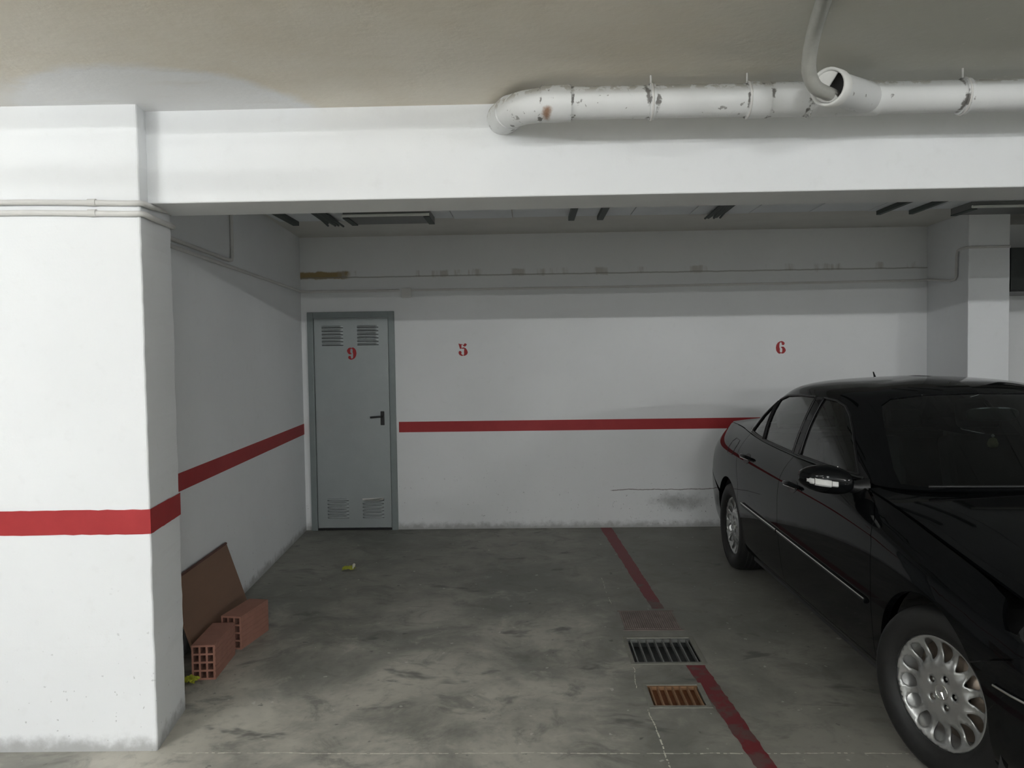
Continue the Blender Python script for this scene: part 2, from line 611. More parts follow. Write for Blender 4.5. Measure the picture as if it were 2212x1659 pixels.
def filler(x0, y0, x1, y1, n, w, keep, name):
    b = MB()
    dx, dy = x1 - x0, y1 - y0
    L = math.hypot(dx, dy)
    nx, ny = -dy / L, dx / L
    px = None
    off = 0.0
    for i in range(n):
        t0, t1 = i / n, (i + 1) / n
        off2 = off + random.uniform(-0.002, 0.002)
        off2 = max(-0.006, min(0.006, off2))
        if random.random() < keep:
            ww = w * random.uniform(0.3, 1.2)
            v = []
            for t, o_, s in ((t0, off, 1), (t1, off2, 1), (t1, off2, -1), (t0, off, -1)):
                v.append((x0 + dx * t + nx * (o_ + s * ww), y0 + dy * t + ny * (o_ + s * ww), 0.0012))
            b.add(v, [(3, 2, 1, 0)])
        off = off2
    return b.build(name, 'joint_white', floor)


filler(-1.5, 3.125, 2.0, 3.107, 260, 0.0034, 0.86, 'joint_filler')
filler(0.512, 3.98, 0.500, 3.72, 30, 0.0025, 0.75, 'joint_filler')
filler(0.515, 3.50, 0.530, 2.7, 70, 0.0035, 0.8, 'joint_filler')
filler(0.497, 5.62, 0.505, 4.9, 40, 0.0015, 0.45, 'joint_filler')

# back wall
b = MB().box(-2.4, 9.0, YB, YB + 0.15, 0, 2.9)
wall_back = struct(b.build('wall_back', 'back_wall'), 'white painted back wall with bay numbers and a red stripe', 'wall')
MB().box(-1.232, 3.6, YB - 0.002, YB, 0.914, 1.012).build('red_stripe', 'red', wall_back)
MB().box(3.94, 9.0, YB - 0.002, YB, 0.914, 1.012).build('red_stripe', 'red', wall_back)

# left wall of the bay
pl = [(LWX(3.4), 3.4), (LWX(YB), YB), (LWX(YB) - 0.15, YB), (LWX(3.4) - 0.15, 3.4)]
wall_left = struct(MB().prism(pl[::-1], 0, 2.9).build('wall_left', 'white'), 'white side wall of the bay behind the pillar', 'wall')
ps = [(LWX(3.54) + 0.002, 3.54), (LWX(YB) + 0.002, YB), (LWX(YB), YB), (LWX(3.54), 3.54)]
MB().prism(ps[::-1], 0.906, 1.006).build('red_stripe', 'red', wall_left)


def rough_prism(poly, z0, z1, n, amp, name, mat, round_r=0.012):
    """prism whose vertical corners are rounded and a little uneven, like hand plastered edges"""
    pts = []
    m = len(poly)
    for i in range(m):
        p, a, c = Vector(poly[i]), Vector(poly[i - 1]), Vector(poly[(i + 1) % m])
        e0, e1 = (a - p).normalized(), (c - p).normalized()
        for t in (0, 0.33, 0.67, 1):
            q = p + (e0 * (1 - t) ** 2 + e1 * t ** 2) * round_r
            pts.append((q, (p - (a + c) / 2).normalized()))
    v, f = [], []
    k = len(pts)
    for j in range(n + 1):
        z = z0 + (z1 - z0) * j / n
        jit = [rng.normal() * amp for _ in range(m)]
        for i, (q, nn) in enumerate(pts):
            w = nn * jit[i // 4]
            v.append((q.x + w.x, q.y + w.y, z))
    for j in range(n):
        for i in range(k):
            f.append((j * k + i, j * k + (i + 1) % k, (j + 1) * k + (i + 1) % k, (j + 1) * k + i))
    return mesh(name, v, f, mat)


PIL = [(-3.0, 3.124), (-1.573, 3.143), (-1.628, 3.533), (-3.0, 3.533)]
pillar = struct(rough_prism(PIL, 0, ZC + 0.02, 60, 0.0012, 'wall_pillar', 'white'), 'thick white plastered pillar with red band on the left', 'pillar')
so = 0.003
st = [(-3.0, 3.124 - so), (-1.573 + so, 3.143 - so), (-1.628 + so, 3.533 + so), (-3.0, 3.533 + so)]
b = MB()
v = []
n = 40
# the painted band follows front and side of the pillar
sx = [lerp(st[0], st[1], i / n) for i in range(n)] + [lerp(st[1], st[2], i / 12) for i in range(13)]
for i, p in enumerate(sx):
    v += [(p[0], p[1], 0.912 + random.uniform(-.0015, .0015)), (p[0], p[1], 1.014 + random.uniform(-.0015, .0015))]
mesh('red_stripe', v, [(2 * i, 2 * i + 2, 2 * i + 3, 2 * i + 1) for i in range(len(sx) - 1)], 'red', pillar)
struct(MB().box(-7.0, -3.0, 3.13, 3.53, 0, ZC + .02).build('wall_front_left', 'white'), 'white wall continuing left of the pillar', 'wall')

# beam (lintel) across the bay
struct(MB().box(-1.62, 9.0, 3.24, 3.53, 2.28, 2.9).build('wall_beam', 'white', bevel=0.006), 'white concrete beam spanning the bay under the ceiling', 'beam')
# ceilings
ceiling = struct(MB().box(-7, 9, 1.25, 3.3, ZC, ZC + 0.15).build('ceiling', 'ceiling'), 'beige aisle ceiling with flaking paint', 'ceiling')
struct(MB().box(-7, 9, -12, 1.2, 3.10, 3.25).build('ceiling_raised', 'white'), 'unseen white ceiling behind the camera, raised to let lamp light through', 'ceiling')  # height raised out of view so the rear lamps reach the bay
struct(MB().box(-7, 9, 1.2, 1.25, ZC, 3.25).build('wall_step_added', 'white'), 'unseen white step added between low and raised ceiling for the lamp light', 'beam')  # unseen step, placed so the rear lamps still light the beam
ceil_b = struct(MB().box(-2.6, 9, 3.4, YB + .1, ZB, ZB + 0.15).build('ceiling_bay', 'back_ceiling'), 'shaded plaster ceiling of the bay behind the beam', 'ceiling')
for i in range(13):
    x0 = -2.0 + 0.47 * i - 0.0
    MB().box(x0, x0 + 0.462, 3.56, 6.27 + random.uniform(-.02, .03), ZB - 0.012, ZB - 0.0005).build('ceiling_panel', 'panel', ceil_b)

# right pillar and the walls that close the garage behind the camera
rp = [(3.6, 6.49), (3.937, 6.49), (3.937, YB), (3.63, YB)]
pillar_r = struct(rough_prism(rp, 0, ZB + .02, 40, 0.0006, 'wall_pillar_right', 'white', 0.008), 'white pillar standing out from the back wall behind the car', 'pillar')
struct(MB().box(-7, 9, -12.15, -12.0, 0, 3.25).build('wall_aisle', 'white'), 'white aisle wall behind the camera', 'wall')
struct(MB().box(-7.15, -7.0, -12, 3.2, 0, 3.25).build('wall_aisle_left', 'white'), 'white wall at the left end of the aisle', 'wall')
struct(MB().box(9.0, 9.15, -12, YB, 0, 3.25).build('wall_right', 'white'), 'white wall at the right end of the garage', 'wall')

# ------------------------------------------------------------------ aisle lamps
for (lx, ly, lz, stg, lab) in LAMPS:
    zc_l = 3.10
    t = thing('fluorescent_lamp', lab, 'lamp', (lx, ly, lz))
    MB().box(-0.64, 0.64, -0.05, 0.05, 0.035, 0.08).build('lamp_housing', 'inner_white', t, bevel=0.004)
    if zc_l - lz > 0.1:
        for rx in (-0.5, 0.5):
            MB().tube([(rx, 0, 0.08), (rx, 0, zc_l - lz)], 0.004, 6).build('hanging_rod', 'conduit', t)
    k = NT('glowing_tube')
    em = k.n('ShaderNodeEmission')
    em.inputs[0].default_value = (0.985, 1.0, 0.985, 1)
    em.inputs[1].default_value = stg
    k.t.links.new(em.outputs[0], k.out.inputs[0])
    MB().tube([(-0.6, 0, 0), (0.6, 0, 0)], 0.013, 10).build('lamp_tube', k.mat, t)

# ------------------------------------------------------------------ painted numbers (stencil)
G5 = [[(395, 440), (520, 480), (640, 490), (720, 560), (770, 470), (840, 430), (930, 480), (945, 530), (880, 620), (800, 655), (720, 610), (660, 540), (600, 520), (590, 700), (620, 740), (700, 700), (780, 710), (778, 790), (680, 790), (560, 775), (500, 815), (470, 720)],
      [(780, 710), (870, 760), (950, 860), (1000, 1000), (990, 1100), (930, 1190), (860, 1230), (760, 1262), (700, 1230), (760, 1150), (755, 1000), (772, 800)],
      [(500, 930), (570, 960), (600, 1050), (570, 1110), (640, 1190), (700, 1230), (690, 1262), (580, 1262), (460, 1200), (400, 1100), (400, 1000), (440, 940)]]
G6 = [[(740, 360), (850, 400), (930, 480), (930, 560), (880, 630), (800, 640), (740, 590), (740, 500), (700, 440), (620, 470), (590, 560), (580, 750), (620, 900), (610, 1050), (640, 1110), (700, 1140), (680, 1190), (560, 1220), (440, 1120), (370, 1000), (345, 800), (380, 620), (470, 470), (600, 390)],
      [(660, 780), (760, 735), (860, 740), (950, 830), (1010, 960), (990, 1060), (900, 1170), (800, 1210), (690, 1190), (700, 1140), (770, 1080), (780, 900), (740, 820)]]


def digit(glyph, cx, cz, h, y, name, parent, flip=False):
    allp = [p for g in glyph for p in g]
    x0, x1 = min(p[0] for p in allp), max(p[0] for p in allp)
    y0, y1 = min(p[1] for p in allp), max(p[1] for p in allp)
    s = h / (y1 - y0)
    sg = -1 if flip else 1
    bmv, bmf = [], []
    for g in glyph:
        pts = [Vector(((p[0] - (x0 + x1) / 2) * s * sg, -(p[1] - (y0 + y1) / 2) * s * sg)) for p in g]
        r = delaunay_2d_cdt(pts, [], [list(range(len(pts)))], 1, 1e-6)
        o = len(bmv)
        bmv += [(cx + p.x, y, cz + p.y) for p in r[0]]
        bmf += [tuple(o + i for i in t) for t in r[2]]
    return mesh(name, bmv, bmf, 'red', parent)


tag(digit(G5, -0.620, 1.677, 0.117, YB - 0.0015, 'painted_number', wall_back), 'red stencilled 5')
tag(digit(G6, 2.305, 1.654, 0.117, YB - 0.0015, 'painted_number', wall_back), 'red stencilled 6')

# ------------------------------------------------------------------ steel door
door = bpy.data.objects.new('door_1', None)
C.objects.link(door)
door.location = (-1.66, YB, 0)
struct(door, 'grey galvanised storage door with louvres and number 9', 'door')
b = MB()
b.box(-0.405, -0.350, -0.03, 0.02, 0, 2.042)
b.box(0.350, 0.405, -0.03, 0.02, 0, 2.042)
b.box(-0.350, 0.350, -0.03, 0.02, 1.985, 2.042)
b.build('door_frame', 'galv_frame', door, bevel=0.004)
leaf = MB().box(-0.345, 0.347, -0.018, 0.02, 0.022, 1.98).build('door_leaf', 'galv', door, bevel=0.006)
MB().box(-0.35, 0.35, -0.012, 0.02, 0.001, 0.02).build('door_threshold', 'black_plastic', door)


def louvre_mesh():
    v, f = [], []
    nx, w, h, d = 8, 0.20, 0.024, 0.016
    prof = [(0.0, h), (d * 0.45, h * 0.85), (d * .9, h * 0.55), (d, h * 0.30), (0.0, 0.02 * h)]
    for i in range(nx + 1):
        x = -w / 2 + w * i / nx
        e = min(1.0, min(i, nx - i) / 1.0 * 0.8 + 0.05)
        v += [(x, -p[0] * e, p[1]) for p in prof]
    k = len(prof)
    for i in range(nx):
        for j in range(k - 1):
            f.append((i * k + j, i * k + j + 1, (i + 1) * k + j + 1, (i + 1) * k + j))
    me = bpy.data.meshes.new('louvre')
    me.from_pydata(v, [], f)
    me.update()
    me.materials.append(MAT['galv'])
    me.materials.append(MAT['black_plastic'])
    for i, p in enumerate(me.polygons):
        if i % (k - 1) == k - 2:
            p.material_index = 1  # black underside paints shade into the louvre opening
    return me


lm = louvre_mesh()
for (cx, z0) in ((-0.172, 1.730), (0.158, 1.730), (-0.155, 0.115), (0.175, 0.115)):
    for k in range(6):
        if z0 < 1 and cx > 0 and k == 5:
            continue
        o = bpy.data.objects.new('louvre', lm)
        C.objects.link(o)
        o.parent = leaf
        o.location = (cx, -0.018, z0 + k * 0.0325)
# the torn, bent-out top louvre at the lower right
v = [(0.075, -0.019, 0.300), (0.275, -0.019, 0.305), (0.275, -0.030, 0.286), (0.20, -0.05, 0.278), (0.12, -0.034, 0.280), (0.075, -0.022, 0.284)]
tag(mesh('bent_louvre', v, [(0, 5, 4, 3, 2, 1)], 'steel_bright', leaf), 'torn bent-out louvre')
MB().box(0.135, 0.278, -0.0192, -0.0185, 0.276, 0.298).build('louvre_hole', 'black_plastic', leaf)
b = MB()
b.box(0.262, 0.298, -0.028, -0.018, 0.985, 1.115)
hd = b.build('handle_plate', 'black_plastic', leaf, bevel=0.012)
MB().tube([(0.28, -0.02, 1.068), (0.28, -0.062, 1.068), (0.27, -0.068, 1.068), (0.175, -0.068, 1.062)], 0.0095, 10).build('door_handle', 'black_plastic', leaf)
tag(digit(G6, 0.005, 1.655, 0.115, -0.0195, 'painted_number', leaf, flip=True), 'red stencilled 9')

# ------------------------------------------------------------------ conduits, junction box
def conduit(name, pts, r, label, clips=(), group=None):
    b = MB().tube(pts, r, 10)
    o = b.build(name, 'conduit')
    tag(o, label, 'conduit', group)
    for c in clips:
        MB().tube([Vector(c[0]) - Vector(c[1]) * 0.016, Vector(c[0]) + Vector(c[1]) * 0.016], r * 1.28, 10).build('coupling', 'conduit', o)
    return o


def pil_side(y, off):
    t = (y - 3.143) / 0.39
    return (-1.573 - 0.055 * t + off, y)


for zi, (za, zb_, lab) in enumerate(((2.272, 2.296, 'upper of two white conduits wrapping round the left pillar'), (2.230, 2.232, 'lower of two white conduits wrapping round the left pillar'))):
    r = 0.0115
    pts = [(-2.9, 3.124 - r, za + .004), (-2.0, 3.135 - r, za), (-1.62, 3.1425 - r, za - .010)]
    pts += [(-1.573 + 0.004, 3.137 - r, za - 0.011), (-1.573 + r + .002, 3.15, za - .010)]
    for y in (3.25, 3.35, 3.45, 3.53):
        p = pil_side(y, r)
        t = (y - 3.2) / 0.33
        pts.append((p[0], p[1], za - .010 + (zb_ - za + .010) * max(0, t)))
    p = pil_side(3.56, 0)
    pts += [(-1.64, 3.55, zb_), (-1.68, 3.56, zb_), (-1.86, 3.575, zb_ - .01), (LWX(3.62) + r, 3.62, zb_ - .012), (LWX(3.8) + r, 3.8, 2.275 - zi * .04)]
    if zi == 0:
        pts += [(LWX(5.10) + r, 5.10, 2.275), (LWX(5.165) + r, 5.165, 2.285), (LWX(5.18) + r, 5.18, 2.31), (LWX(5.18) + r, 5.18, ZB)]
    else:
        pts += [(LWX(7.12) + r, 7.12, 2.234), (LWX(7.18) + .02, 7.185, 2.234), (LWX(7.2) + 0.06, YB - r, 2.234), (-1.2, YB - r, 2.233)]
    conduit('conduit', pts, r, lab, [((-1.76, 3.139 - r, za - .005), (1, 0.01, 0))])

jb = thing('junction_box', 'small square white junction box above the door on back wall', 'junction box', (-1.133, YB, 2.165))
MB().box(-0.042, 0.042, -0.035, 0, 0, 0.085).build('box_body', 'conduit', jb, bevel=0.004)
MB().box(-0.044, 0.044, -0.041, -0.035, -0.002, 0.087).build('box_lid', 'conduit', jb, bevel=0.003)
r = 0.0105
conduit('conduit', [(-1.10, YB - r, 2.233), (0.92, YB - r, 2.234), (3.52, YB - r, 2.246), (3.58, YB - .02, 2.246), (3.617 - r, YB - .06, 2.246), (3.607 - r, 6.75, 2.20), (3.606 - r, 6.68, 2.205), (3.605 - r, 6.66, 2.23), (3.604 - r, 6.655, 2.40), (3.604 - r, 6.64, 2.44), (3.602 - r, 6.60, 2.447), (3.60 - r, 6.50, 2.447), (3.60, 6.49 - r, 2.447), (3.93, 6.49 - r, 2.449)], r,
        'white conduit running along back wall from junction box to right pillar', [((0.9, YB - r, 2.234), (1, 0, 0))])

# ------------------------------------------------------------------ drain pipe under the ceiling
PY, PZ, PR = 2.95, 2.563, 0.059
pipe = thing('drain_pipe', 'flaking white drain pipe hung under the ceiling before the beam', 'pipe', (0.3, PY, PZ))


def loc(p):
    return (p[0] - 0.3, p[1] - PY, p[2] - PZ)


zs = lambda x: PZ - 0.004 * (x - 0.3)
MB().tube([loc((0.10, PY, zs(0.1))), loc((0.455, PY, zs(.455)))], PR, 28).build('pipe_section', 'pipe', pipe)
MB().tube([loc((0.475, PY, zs(.475))), loc((0.83, PY, zs(.83)))], PR, 28).build('pipe_section', 'pipe', pipe)
MB().tube([loc((1.20, PY, zs(1.2))), loc((4.6, PY, zs(4.6)))], PR - 0.002, 28).build('pipe_section', 'pipe', pipe)
el = [(0.11, PY, zs(.1)), (0.06, PY + 0.004, PZ), (0.02, PY + 0.022, PZ - .001), (-0.015, PY + 0.055, PZ + .005), (-0.045, PY + 0.11, PZ + .014), (-0.075, PY + 0.19, PZ + .026), (-0.10, 3.25, PZ + .036)]
MB().tube([loc(p) for p in el], PR + 0.003, 28).build('elbow', 'pipe', pipe)
MB().tube([loc((-0.062, PY + .15, PZ + .020)), loc((-0.101, 3.242, PZ + .0355))], PR + 0.006, 28).build('elbow_collar', 'pipe', pipe)
MB().tube([loc((0.055, PY + 0.001, PZ)), loc((0.165, PY, PZ))], PR + 0.007, 28).build('pipe_coupling', 'pipe', pipe)
for x0, x1 in ((0.455, 0.475), (0.815, 0.895), (1.045, 1.065), (1.60, 1.625)):
    MB().tube([loc((x0, PY, zs(x0))), loc((x1, PY, zs(x1)))], PR + 0.006, 28).build('pipe_coupling', 'pipe', pipe)
MB().tube([loc((0.83, PY, zs(.83))), loc((1.30, PY, zs(1.3)))], PR + 0.003, 28).build('branch_body', 'pipe', pipe)
for x in (0.464, 0.82, 1.61):
    h = MB()
    ring = [(x, PY + (PR + .005) * math.cos(a), zs(x) + (PR + .005) * math.sin(a)) for a in [math.pi * 2 * i / 24 for i in range(25)]]
    h.tube([loc(p) for p in ring], 0.0045, 6)
    h.tube([loc((x, PY, zs(x) + PR + .008)), loc((x, PY, ZC))], 0.004, 6)
    h.build('pipe_hanger', 'conduit', pipe)
# wye branch pointing towards the aisle, with an open ring the hose drops into
B0, B1 = Vector((1.27, PY, zs(1.27))), Vector((1.022, 2.70, 2.522))
bd = (B1 - B0).normalized()
MB().tube([loc(B0), loc(B1)], PR - 0.003, 28, cap=False).build('branch_arm', 'pipe', pipe)
Mx = Matrix.Translation(Vector(loc(B1))) @ bd.to_track_quat('Z', 'Y').to_matrix().to_4x4()
MB().revolve([(PR + .004, -0.05), (PR + .004, 0.0), (PR - 0.004, 0.002), (PR - .008, -0.02), (PR - 0.008, -0.06)], Mx, 32).build('branch_ring', 'inner_white', pipe)
sec = [(0, 0)] + [((PR - .008) * math.cos(a), (PR - .008) * math.sin(a)) for a in [math.radians(70 + 95 * i / 12) for i in range(13)]]
for i, (rot, sg) in enumerate(((0, 1), (160, 1))):
    MB().prism(sec, -0.012, -0.006, Mx @ Matrix.Rotation(math.radians(rot - 20), 4, 'Z')).build('cap_piece', 'inner_white', pipe)
MB().revolve([(0.0001, -0.058), (PR - .008, -0.058)], Mx, 24).build('branch_inside', 'wheel_dark', pipe)
# grey hose
hp = [(0.74, 1.75, 2.634), (0.82, 2.15, 2.632), (0.865, 2.33, 2.630), (0.888, 2.45, 2.615), (0.905, 2.54, 2.575), (0.922, 2.595, 2.535), (0.955, 2.635, 2.502), (1.00, 2.672, 2.494), (1.035, 2.715, 2.500), (1.06, 2.75, 2.505)]
hv = [Vector(p) for p in hp]
sm = []
for i in range(len(hv) - 1):
    p0, p1, p2, p3 = hv[max(i - 1, 0)], hv[i], hv[i + 1], hv[min(i + 2, len(hv) - 1)]
    for k in range(5):
        t = k / 5
        sm.append(0.5 * ((2 * p1) + (p2 - p0) * t + (2 * p0 - 5 * p1 + 4 * p2 - p3) * t * t + (3 * p1 - p0 - 3 * p2 + p3) * t ** 3))
sm.append(hv[-1])
tag(MB().tube(sm, 0.023, 16).build('drain_hose', 'hose'), 'bent grey plastic hose entering the open pipe branch', 'hose')

# ------------------------------------------------------------------ fittings on the bay ceiling
LBL = {-1.875: 'dark ceiling channel nearest the left wall', 0.345: 'left one of two close dark channels at mid ceiling', 0.575: 'right one of two close dark channels at mid ceiling',
       2.78: 'left one of two slim dark channels above the car', 3.035: 'right one of two slim dark channels above the car'}
for x, lab in LBL.items():
    w = 0.016 if x > 2 else 0.024
    b = MB().box(x - w, x + w, 5.45, 6.29, ZB - 0.045, ZB - 0.012)
    tag(b.build('ceiling_channel', 'strip'), lab, 'channel', 'dark ceiling channels')
for x, lab in ((-1.57, 'frayed bundle of dark cables under ceiling near left wall'), (1.475, 'frayed bundle of dark cables under ceiling left of the car')):
    t = thing('cable_bundle', lab, 'cables', (x, 5.2, ZB - 0.03))
    for k in range(7):
        dx = -0.048 + 0.016 * k
        ye = 1.10 + random.uniform(-0.05, 0.08)
        MB().tube([(dx * .9, 0.25, 0.004 * (k % 2)), (dx, 0.6, 0.002), (dx, 0.9, -0.003), (dx * 1.2, ye, -0.012 + 0.006 * (k % 3))], 0.0085, 7).build('cable', 'strip', t)
for (x0, x1, y0, y1, lab) in ((-1.395, -0.74, 5.86, 6.19, 'unlit fluorescent lamp on bay ceiling above the door'), (3.33, 4.55, 5.97, 6.26, 'unlit fluorescent lamp on bay ceiling by right pillar')):
    t = thing('ceiling_lamp', lab, 'lamp', ((x0 + x1) / 2, (y0 + y1) / 2, ZB - 0.012))
    w, d = (x1 - x0) / 2, (y1 - y0) / 2
    MB().box(-w, w, -d, d, -0.05, 0).build('lamp_housing', 'lamp_box', t, bevel=0.004)
    MB().tube([(-w, -d - 0.012, -0.040), (w, -d - 0.012, -0.040)], 0.011, 12).build('lamp_tube', 'lamp_tube', t)
    MB().box(w - 0.045, w, -d, d, -0.058, -0.05).build('lamp_end_cap', 'strip', t)
    MB().box(-w, -w + 0.045, -d, d, -0.058, -0.05).build('lamp_end_cap', 'strip', t)
# dark cabinet right of the pillar, seen at the picture edge
t = thing('wall_cabinet', 'dark metal cabinet fixed high beside the right pillar', 'cabinet', (4.45, 6.62, 2.08))
MB().box(-0.50, 0.5, -0.12, 0.40, 0.012, 0.36).build('cabinet_body', 'green_box', t, bevel=0.004)
MB().box(-0.51, 0.51, -0.135, 0.41, 0.0, 0.012).build('cabinet_base', 'black_plastic', t)
MB().box(-0.39, 0.45, -0.128, -0.12, 0.03, 0.16).build('cabinet_label_plate', 'conduit', t)

# ------------------------------------------------------------------ floor drains
def drain(name, D, label, barmat, frame, pitmat, nb, barw, depth, pit):
    cx, cy = (D[0] + D[1]) / 2, (D[2] + D[3]) / 2
    w, d = (D[1] - D[0]) / 2, (D[3] - D[2]) / 2
    t = thing(name, label, 'drain', (cx, cy, 0))
    b = MB()
    fw_ = 0.020
    b.box(-w - fw_, w + fw_, -d - fw_, -d + .004, -0.02, 0.003)
    b.box(-w - fw_, w + fw_, d - .004, d + fw_, -0.02, 0.003)
    b.box(-w - fw_, -w + .004, -d + .004, d - .004, -0.02, 0.003)
    b.box(w - .004, w + fw_, -d + .004, d - .004, -0.02, 0.003)
    b.build('drain_frame', frame, t, bevel=0.002)
    b = MB().box(-w, w, -d, d, -depth - 0.01, -depth)
    b.build('drain_pit', pit, t)
    b = MB()
    for s in (-1, 1):
        b.box(min(s * w, s * (w - .003)), max(s * w, s * (w - .003)), -d, d, -depth, -0.002)
        b.box(-w, w, min(s * d, s * (d - .003)), max(s * d, s * (d - .003)), -depth, -0.002)
    b.build('drain_lining', pit, t)
    me = MB().box(-barw / 2, barw / 2, -d + .006, d - .006, -0.022, -0.001)
    proto = None
    for k in range(nb):
        x = -w + 2 * w * (k + 0.5) / nb
        if proto is None:
            proto = me.build('grate_bar', barmat, t)
            o = proto
        else:
            o = proto.copy()
            C.objects.link(o)
            o.parent = t
        o.location = (x, 0, 0)
    for s in (-1, 1):
        MB().box(-w + .004, w - .004, s * (d * .92) - .006, s * (d * .92) + .006, -0.020, -0.002).build('grate_rail', barmat, t)
    return t


drain('floor_drain', D2, 'larger dark iron floor drain between the other two', 'iron_bar', 'cement', 'pit', 8, 0.007, 0.05, 'iron')
drain('floor_drain', D3, 'rusty brown floor drain nearest the camera', 'rust_bar', 'cement', 'rust', 7, 0.007, 0.022, 'rust')
cx, cy = (D1[0] + D1[1]) / 2, (D1[2] + D1[3]) / 2
w, d = (D1[1] - D1[0]) / 2, (D1[3] - D1[2]) / 2
t = thing('floor_drain', 'fine ribbed drain cover stained with red paint, furthest from camera', 'drain', (cx, cy, 0))
MB().box(-w, w, -d, d, -0.001, 0.0015).build('cover_plate', 'mesh_cover', t)
MB().box(-w - .012, w + .012, -d - .012, -d, 0, 0.002).build('cover_rim', 'mesh_cover', t)
MB().box(-w - .012, w + .012, d, d + .012, 0, 0.002).build('cover_rim', 'mesh_cover', t)
pr = None
for k in range(26):
    x = -w + 2 * w * (k + .5) / 26
    if pr is None:
        pr = MB().box(-0.0028, 0.0028, -d + .01, d - .01, 0.0015, 0.005).build('cover_rib', 'mesh_bar', t)
        o = pr
    else:
        o = pr.copy()
        C.objects.link(o)
        o.parent = t
    o.location = (x, 0, 0)

# ------------------------------------------------------------------ bricks, board, litter by the left wall
def hollow_brick(name, label, loc, rz, W, Hh, L):
    t = thing(name, label, 'brick', loc, rz, 'hollow bricks by the wall')
    b = MB()
    nc, nr = 3, 4
    wall_ = 0.010
    cw = (W - wall_ * (nc + 1)) / nc
    ch = (Hh - wall_ * (nr + 1)) / nr
    xs_ = [-W / 2]
    for i in range(nc):
        xs_ += [xs_[-1] + wall_, xs_[-1] + wall_ + cw]
    xs_ += [W / 2]
    zs_ = [0.0]
    for i in range(nr):
        zs_ += [zs_[-1] + wall_, zs_[-1] + wall_ + ch]
    zs_ += [Hh]
    for i in range(len(xs_) - 1):
        for j in range(len(zs_) - 1):
            x0, x1, z0, z1 = xs_[i], xs_[i + 1], zs_[j], zs_[j + 1]
            if i % 2 and j % 2:
                continue
            for y, fl in ((0, 0), (L, 1)):
                q = [(x0, y, z0), (x1, y, z0), (x1, y, z1), (x0, y, z1)]
                b.add(q, [(0, 1, 2, 3) if not fl else (3, 2, 1, 0)])
    b.add([(-W / 2, 0, 0), (W / 2, 0, 0), (W / 2, L, 0), (-W / 2, L, 0), (-W / 2, 0, Hh), (W / 2, 0, Hh), (W / 2, L, Hh), (-W / 2, L, Hh)],
          [(3, 2, 1, 0), (4, 5, 6, 7), (1, 2, 6, 5), (3, 0, 4, 7)])
    # scored grooves on the sides
    for k in range(6):
        z = Hh * (k + 0.8) / 6.6
        b.box(W / 2 - .001, W / 2 + 0.0018, 0.002, L - .002, z, z + Hh / 11)
    b.build('brick_body', 'brick', t)
    h = MB()
    for i in range(nc):
        for j in range(nr):
            x0, x1, z0, z1 = xs_[2 * i + 1], xs_[2 * i + 2], zs_[2 * j + 1], zs_[2 * j + 2]
            q = [(x0, 0, z0), (x1, 0, z0), (x1, 0, z1), (x0, 0, z1), (x0, L, z0), (x1, L, z0), (x1, L, z1), (x0, L, z1)]
            h.add(q, [(0, 4, 5, 1), (1, 5, 6, 2), (2, 6, 7, 3), (3, 7, 4, 0)])
    h.build('brick_channels', 'brick_shade', t)
    return t


hollow_brick('hollow_brick', 'hollow clay brick showing twelve holes, nearest the pillar', (-1.678, 3.85, 0), math.radians(4.5), 0.117, 0.178, 0.335)
hollow_brick('hollow_brick', 'hollow clay brick standing behind the other, holes half hidden', (-1.694, 4.262, 0), math.radians(-9), 0.120, 0.186, 0.31)

# board leaning on the left wall
top, bot = Vector((LWX(4.86) + 0.022, 4.862, 0.452)), Vector((LWX(4.86) + 0.172, 4.862, 0.004))
top2, bot2 = Vector((LWX(3.96) + 0.022, 3.96, 0.462)), Vector((LWX(3.96) + 0.172, 3.96, 0.004))
nrm = (bot2 - bot).cross(top - bot).normalized() * -0.016
if nrm.x > 0:
    nrm = -nrm
t = thing('leaning_board', 'brown board leaning on the white wall behind the bricks', 'board', tuple(bot2))
vs = [p - bot2 for p in (bot2, bot, top, top2)]
vs += [p + nrm * 0.8 for p in vs]
mesh('board_panel', vs, [(0, 1, 2, 3), (7, 6, 5, 4), (0, 4, 5, 1), (1, 5, 6, 2), (2, 6, 7, 3), (3, 7, 4, 0)], 'board', t)
e = [top - bot2, top2 - bot2]
MB().tube([e[0] + nrm * .4 + Vector((.003, 0, .003)), e[1] + nrm * .4 + Vector((.003, 0, .003))], 0.008, 6).build('board_edge', 'board_edge', t)


def crumple(name, label, locn, size, seed, extra=False):
    rs = np.random.RandomState(seed)
    n = 9
    v, f = [], []
    for j in range(n):
        for i in range(n):
            u_, w_ = i / (n - 1) - .5, j / (n - 1) - .5
            rad = 1 + 0.25 * rs.uniform(-1, 1)
            hgt = 0.012 + 0.030 * rs.rand() * (1 - 2.2 * (u_ * u_ + w_ * w_))
            v.append((u_ * size * rad, w_ * size * 0.75 * rad, max(0.001, hgt)))
    for j in range(n - 1):
        for i in range(n - 1):
            f.append((j * n + i, j * n + i + 1, (j + 1) * n + i + 1, (j + 1) * n + i))
    t = thing(name, label, 'litter', locn)
    o = mesh('wrapper_sheet', v, f, 'yellow', t)
    s = o.modifiers.new('thick', 'SOLIDIFY')
    s.thickness = 0.001
    if extra:
        pts = [(size * .42 + .004 * math.sin(a * 3), size * (a - .5) * .6, 0.014 + 0.03 * math.sin(math.pi * a)) for a in [k / 8 for k in range(9)]]
        MB().tube(pts, [0.002, .006, .009, .011, .011, .010, .008, .005, .002], 7).build('wrapper_edge', 'wrapper_white', t)
    return t


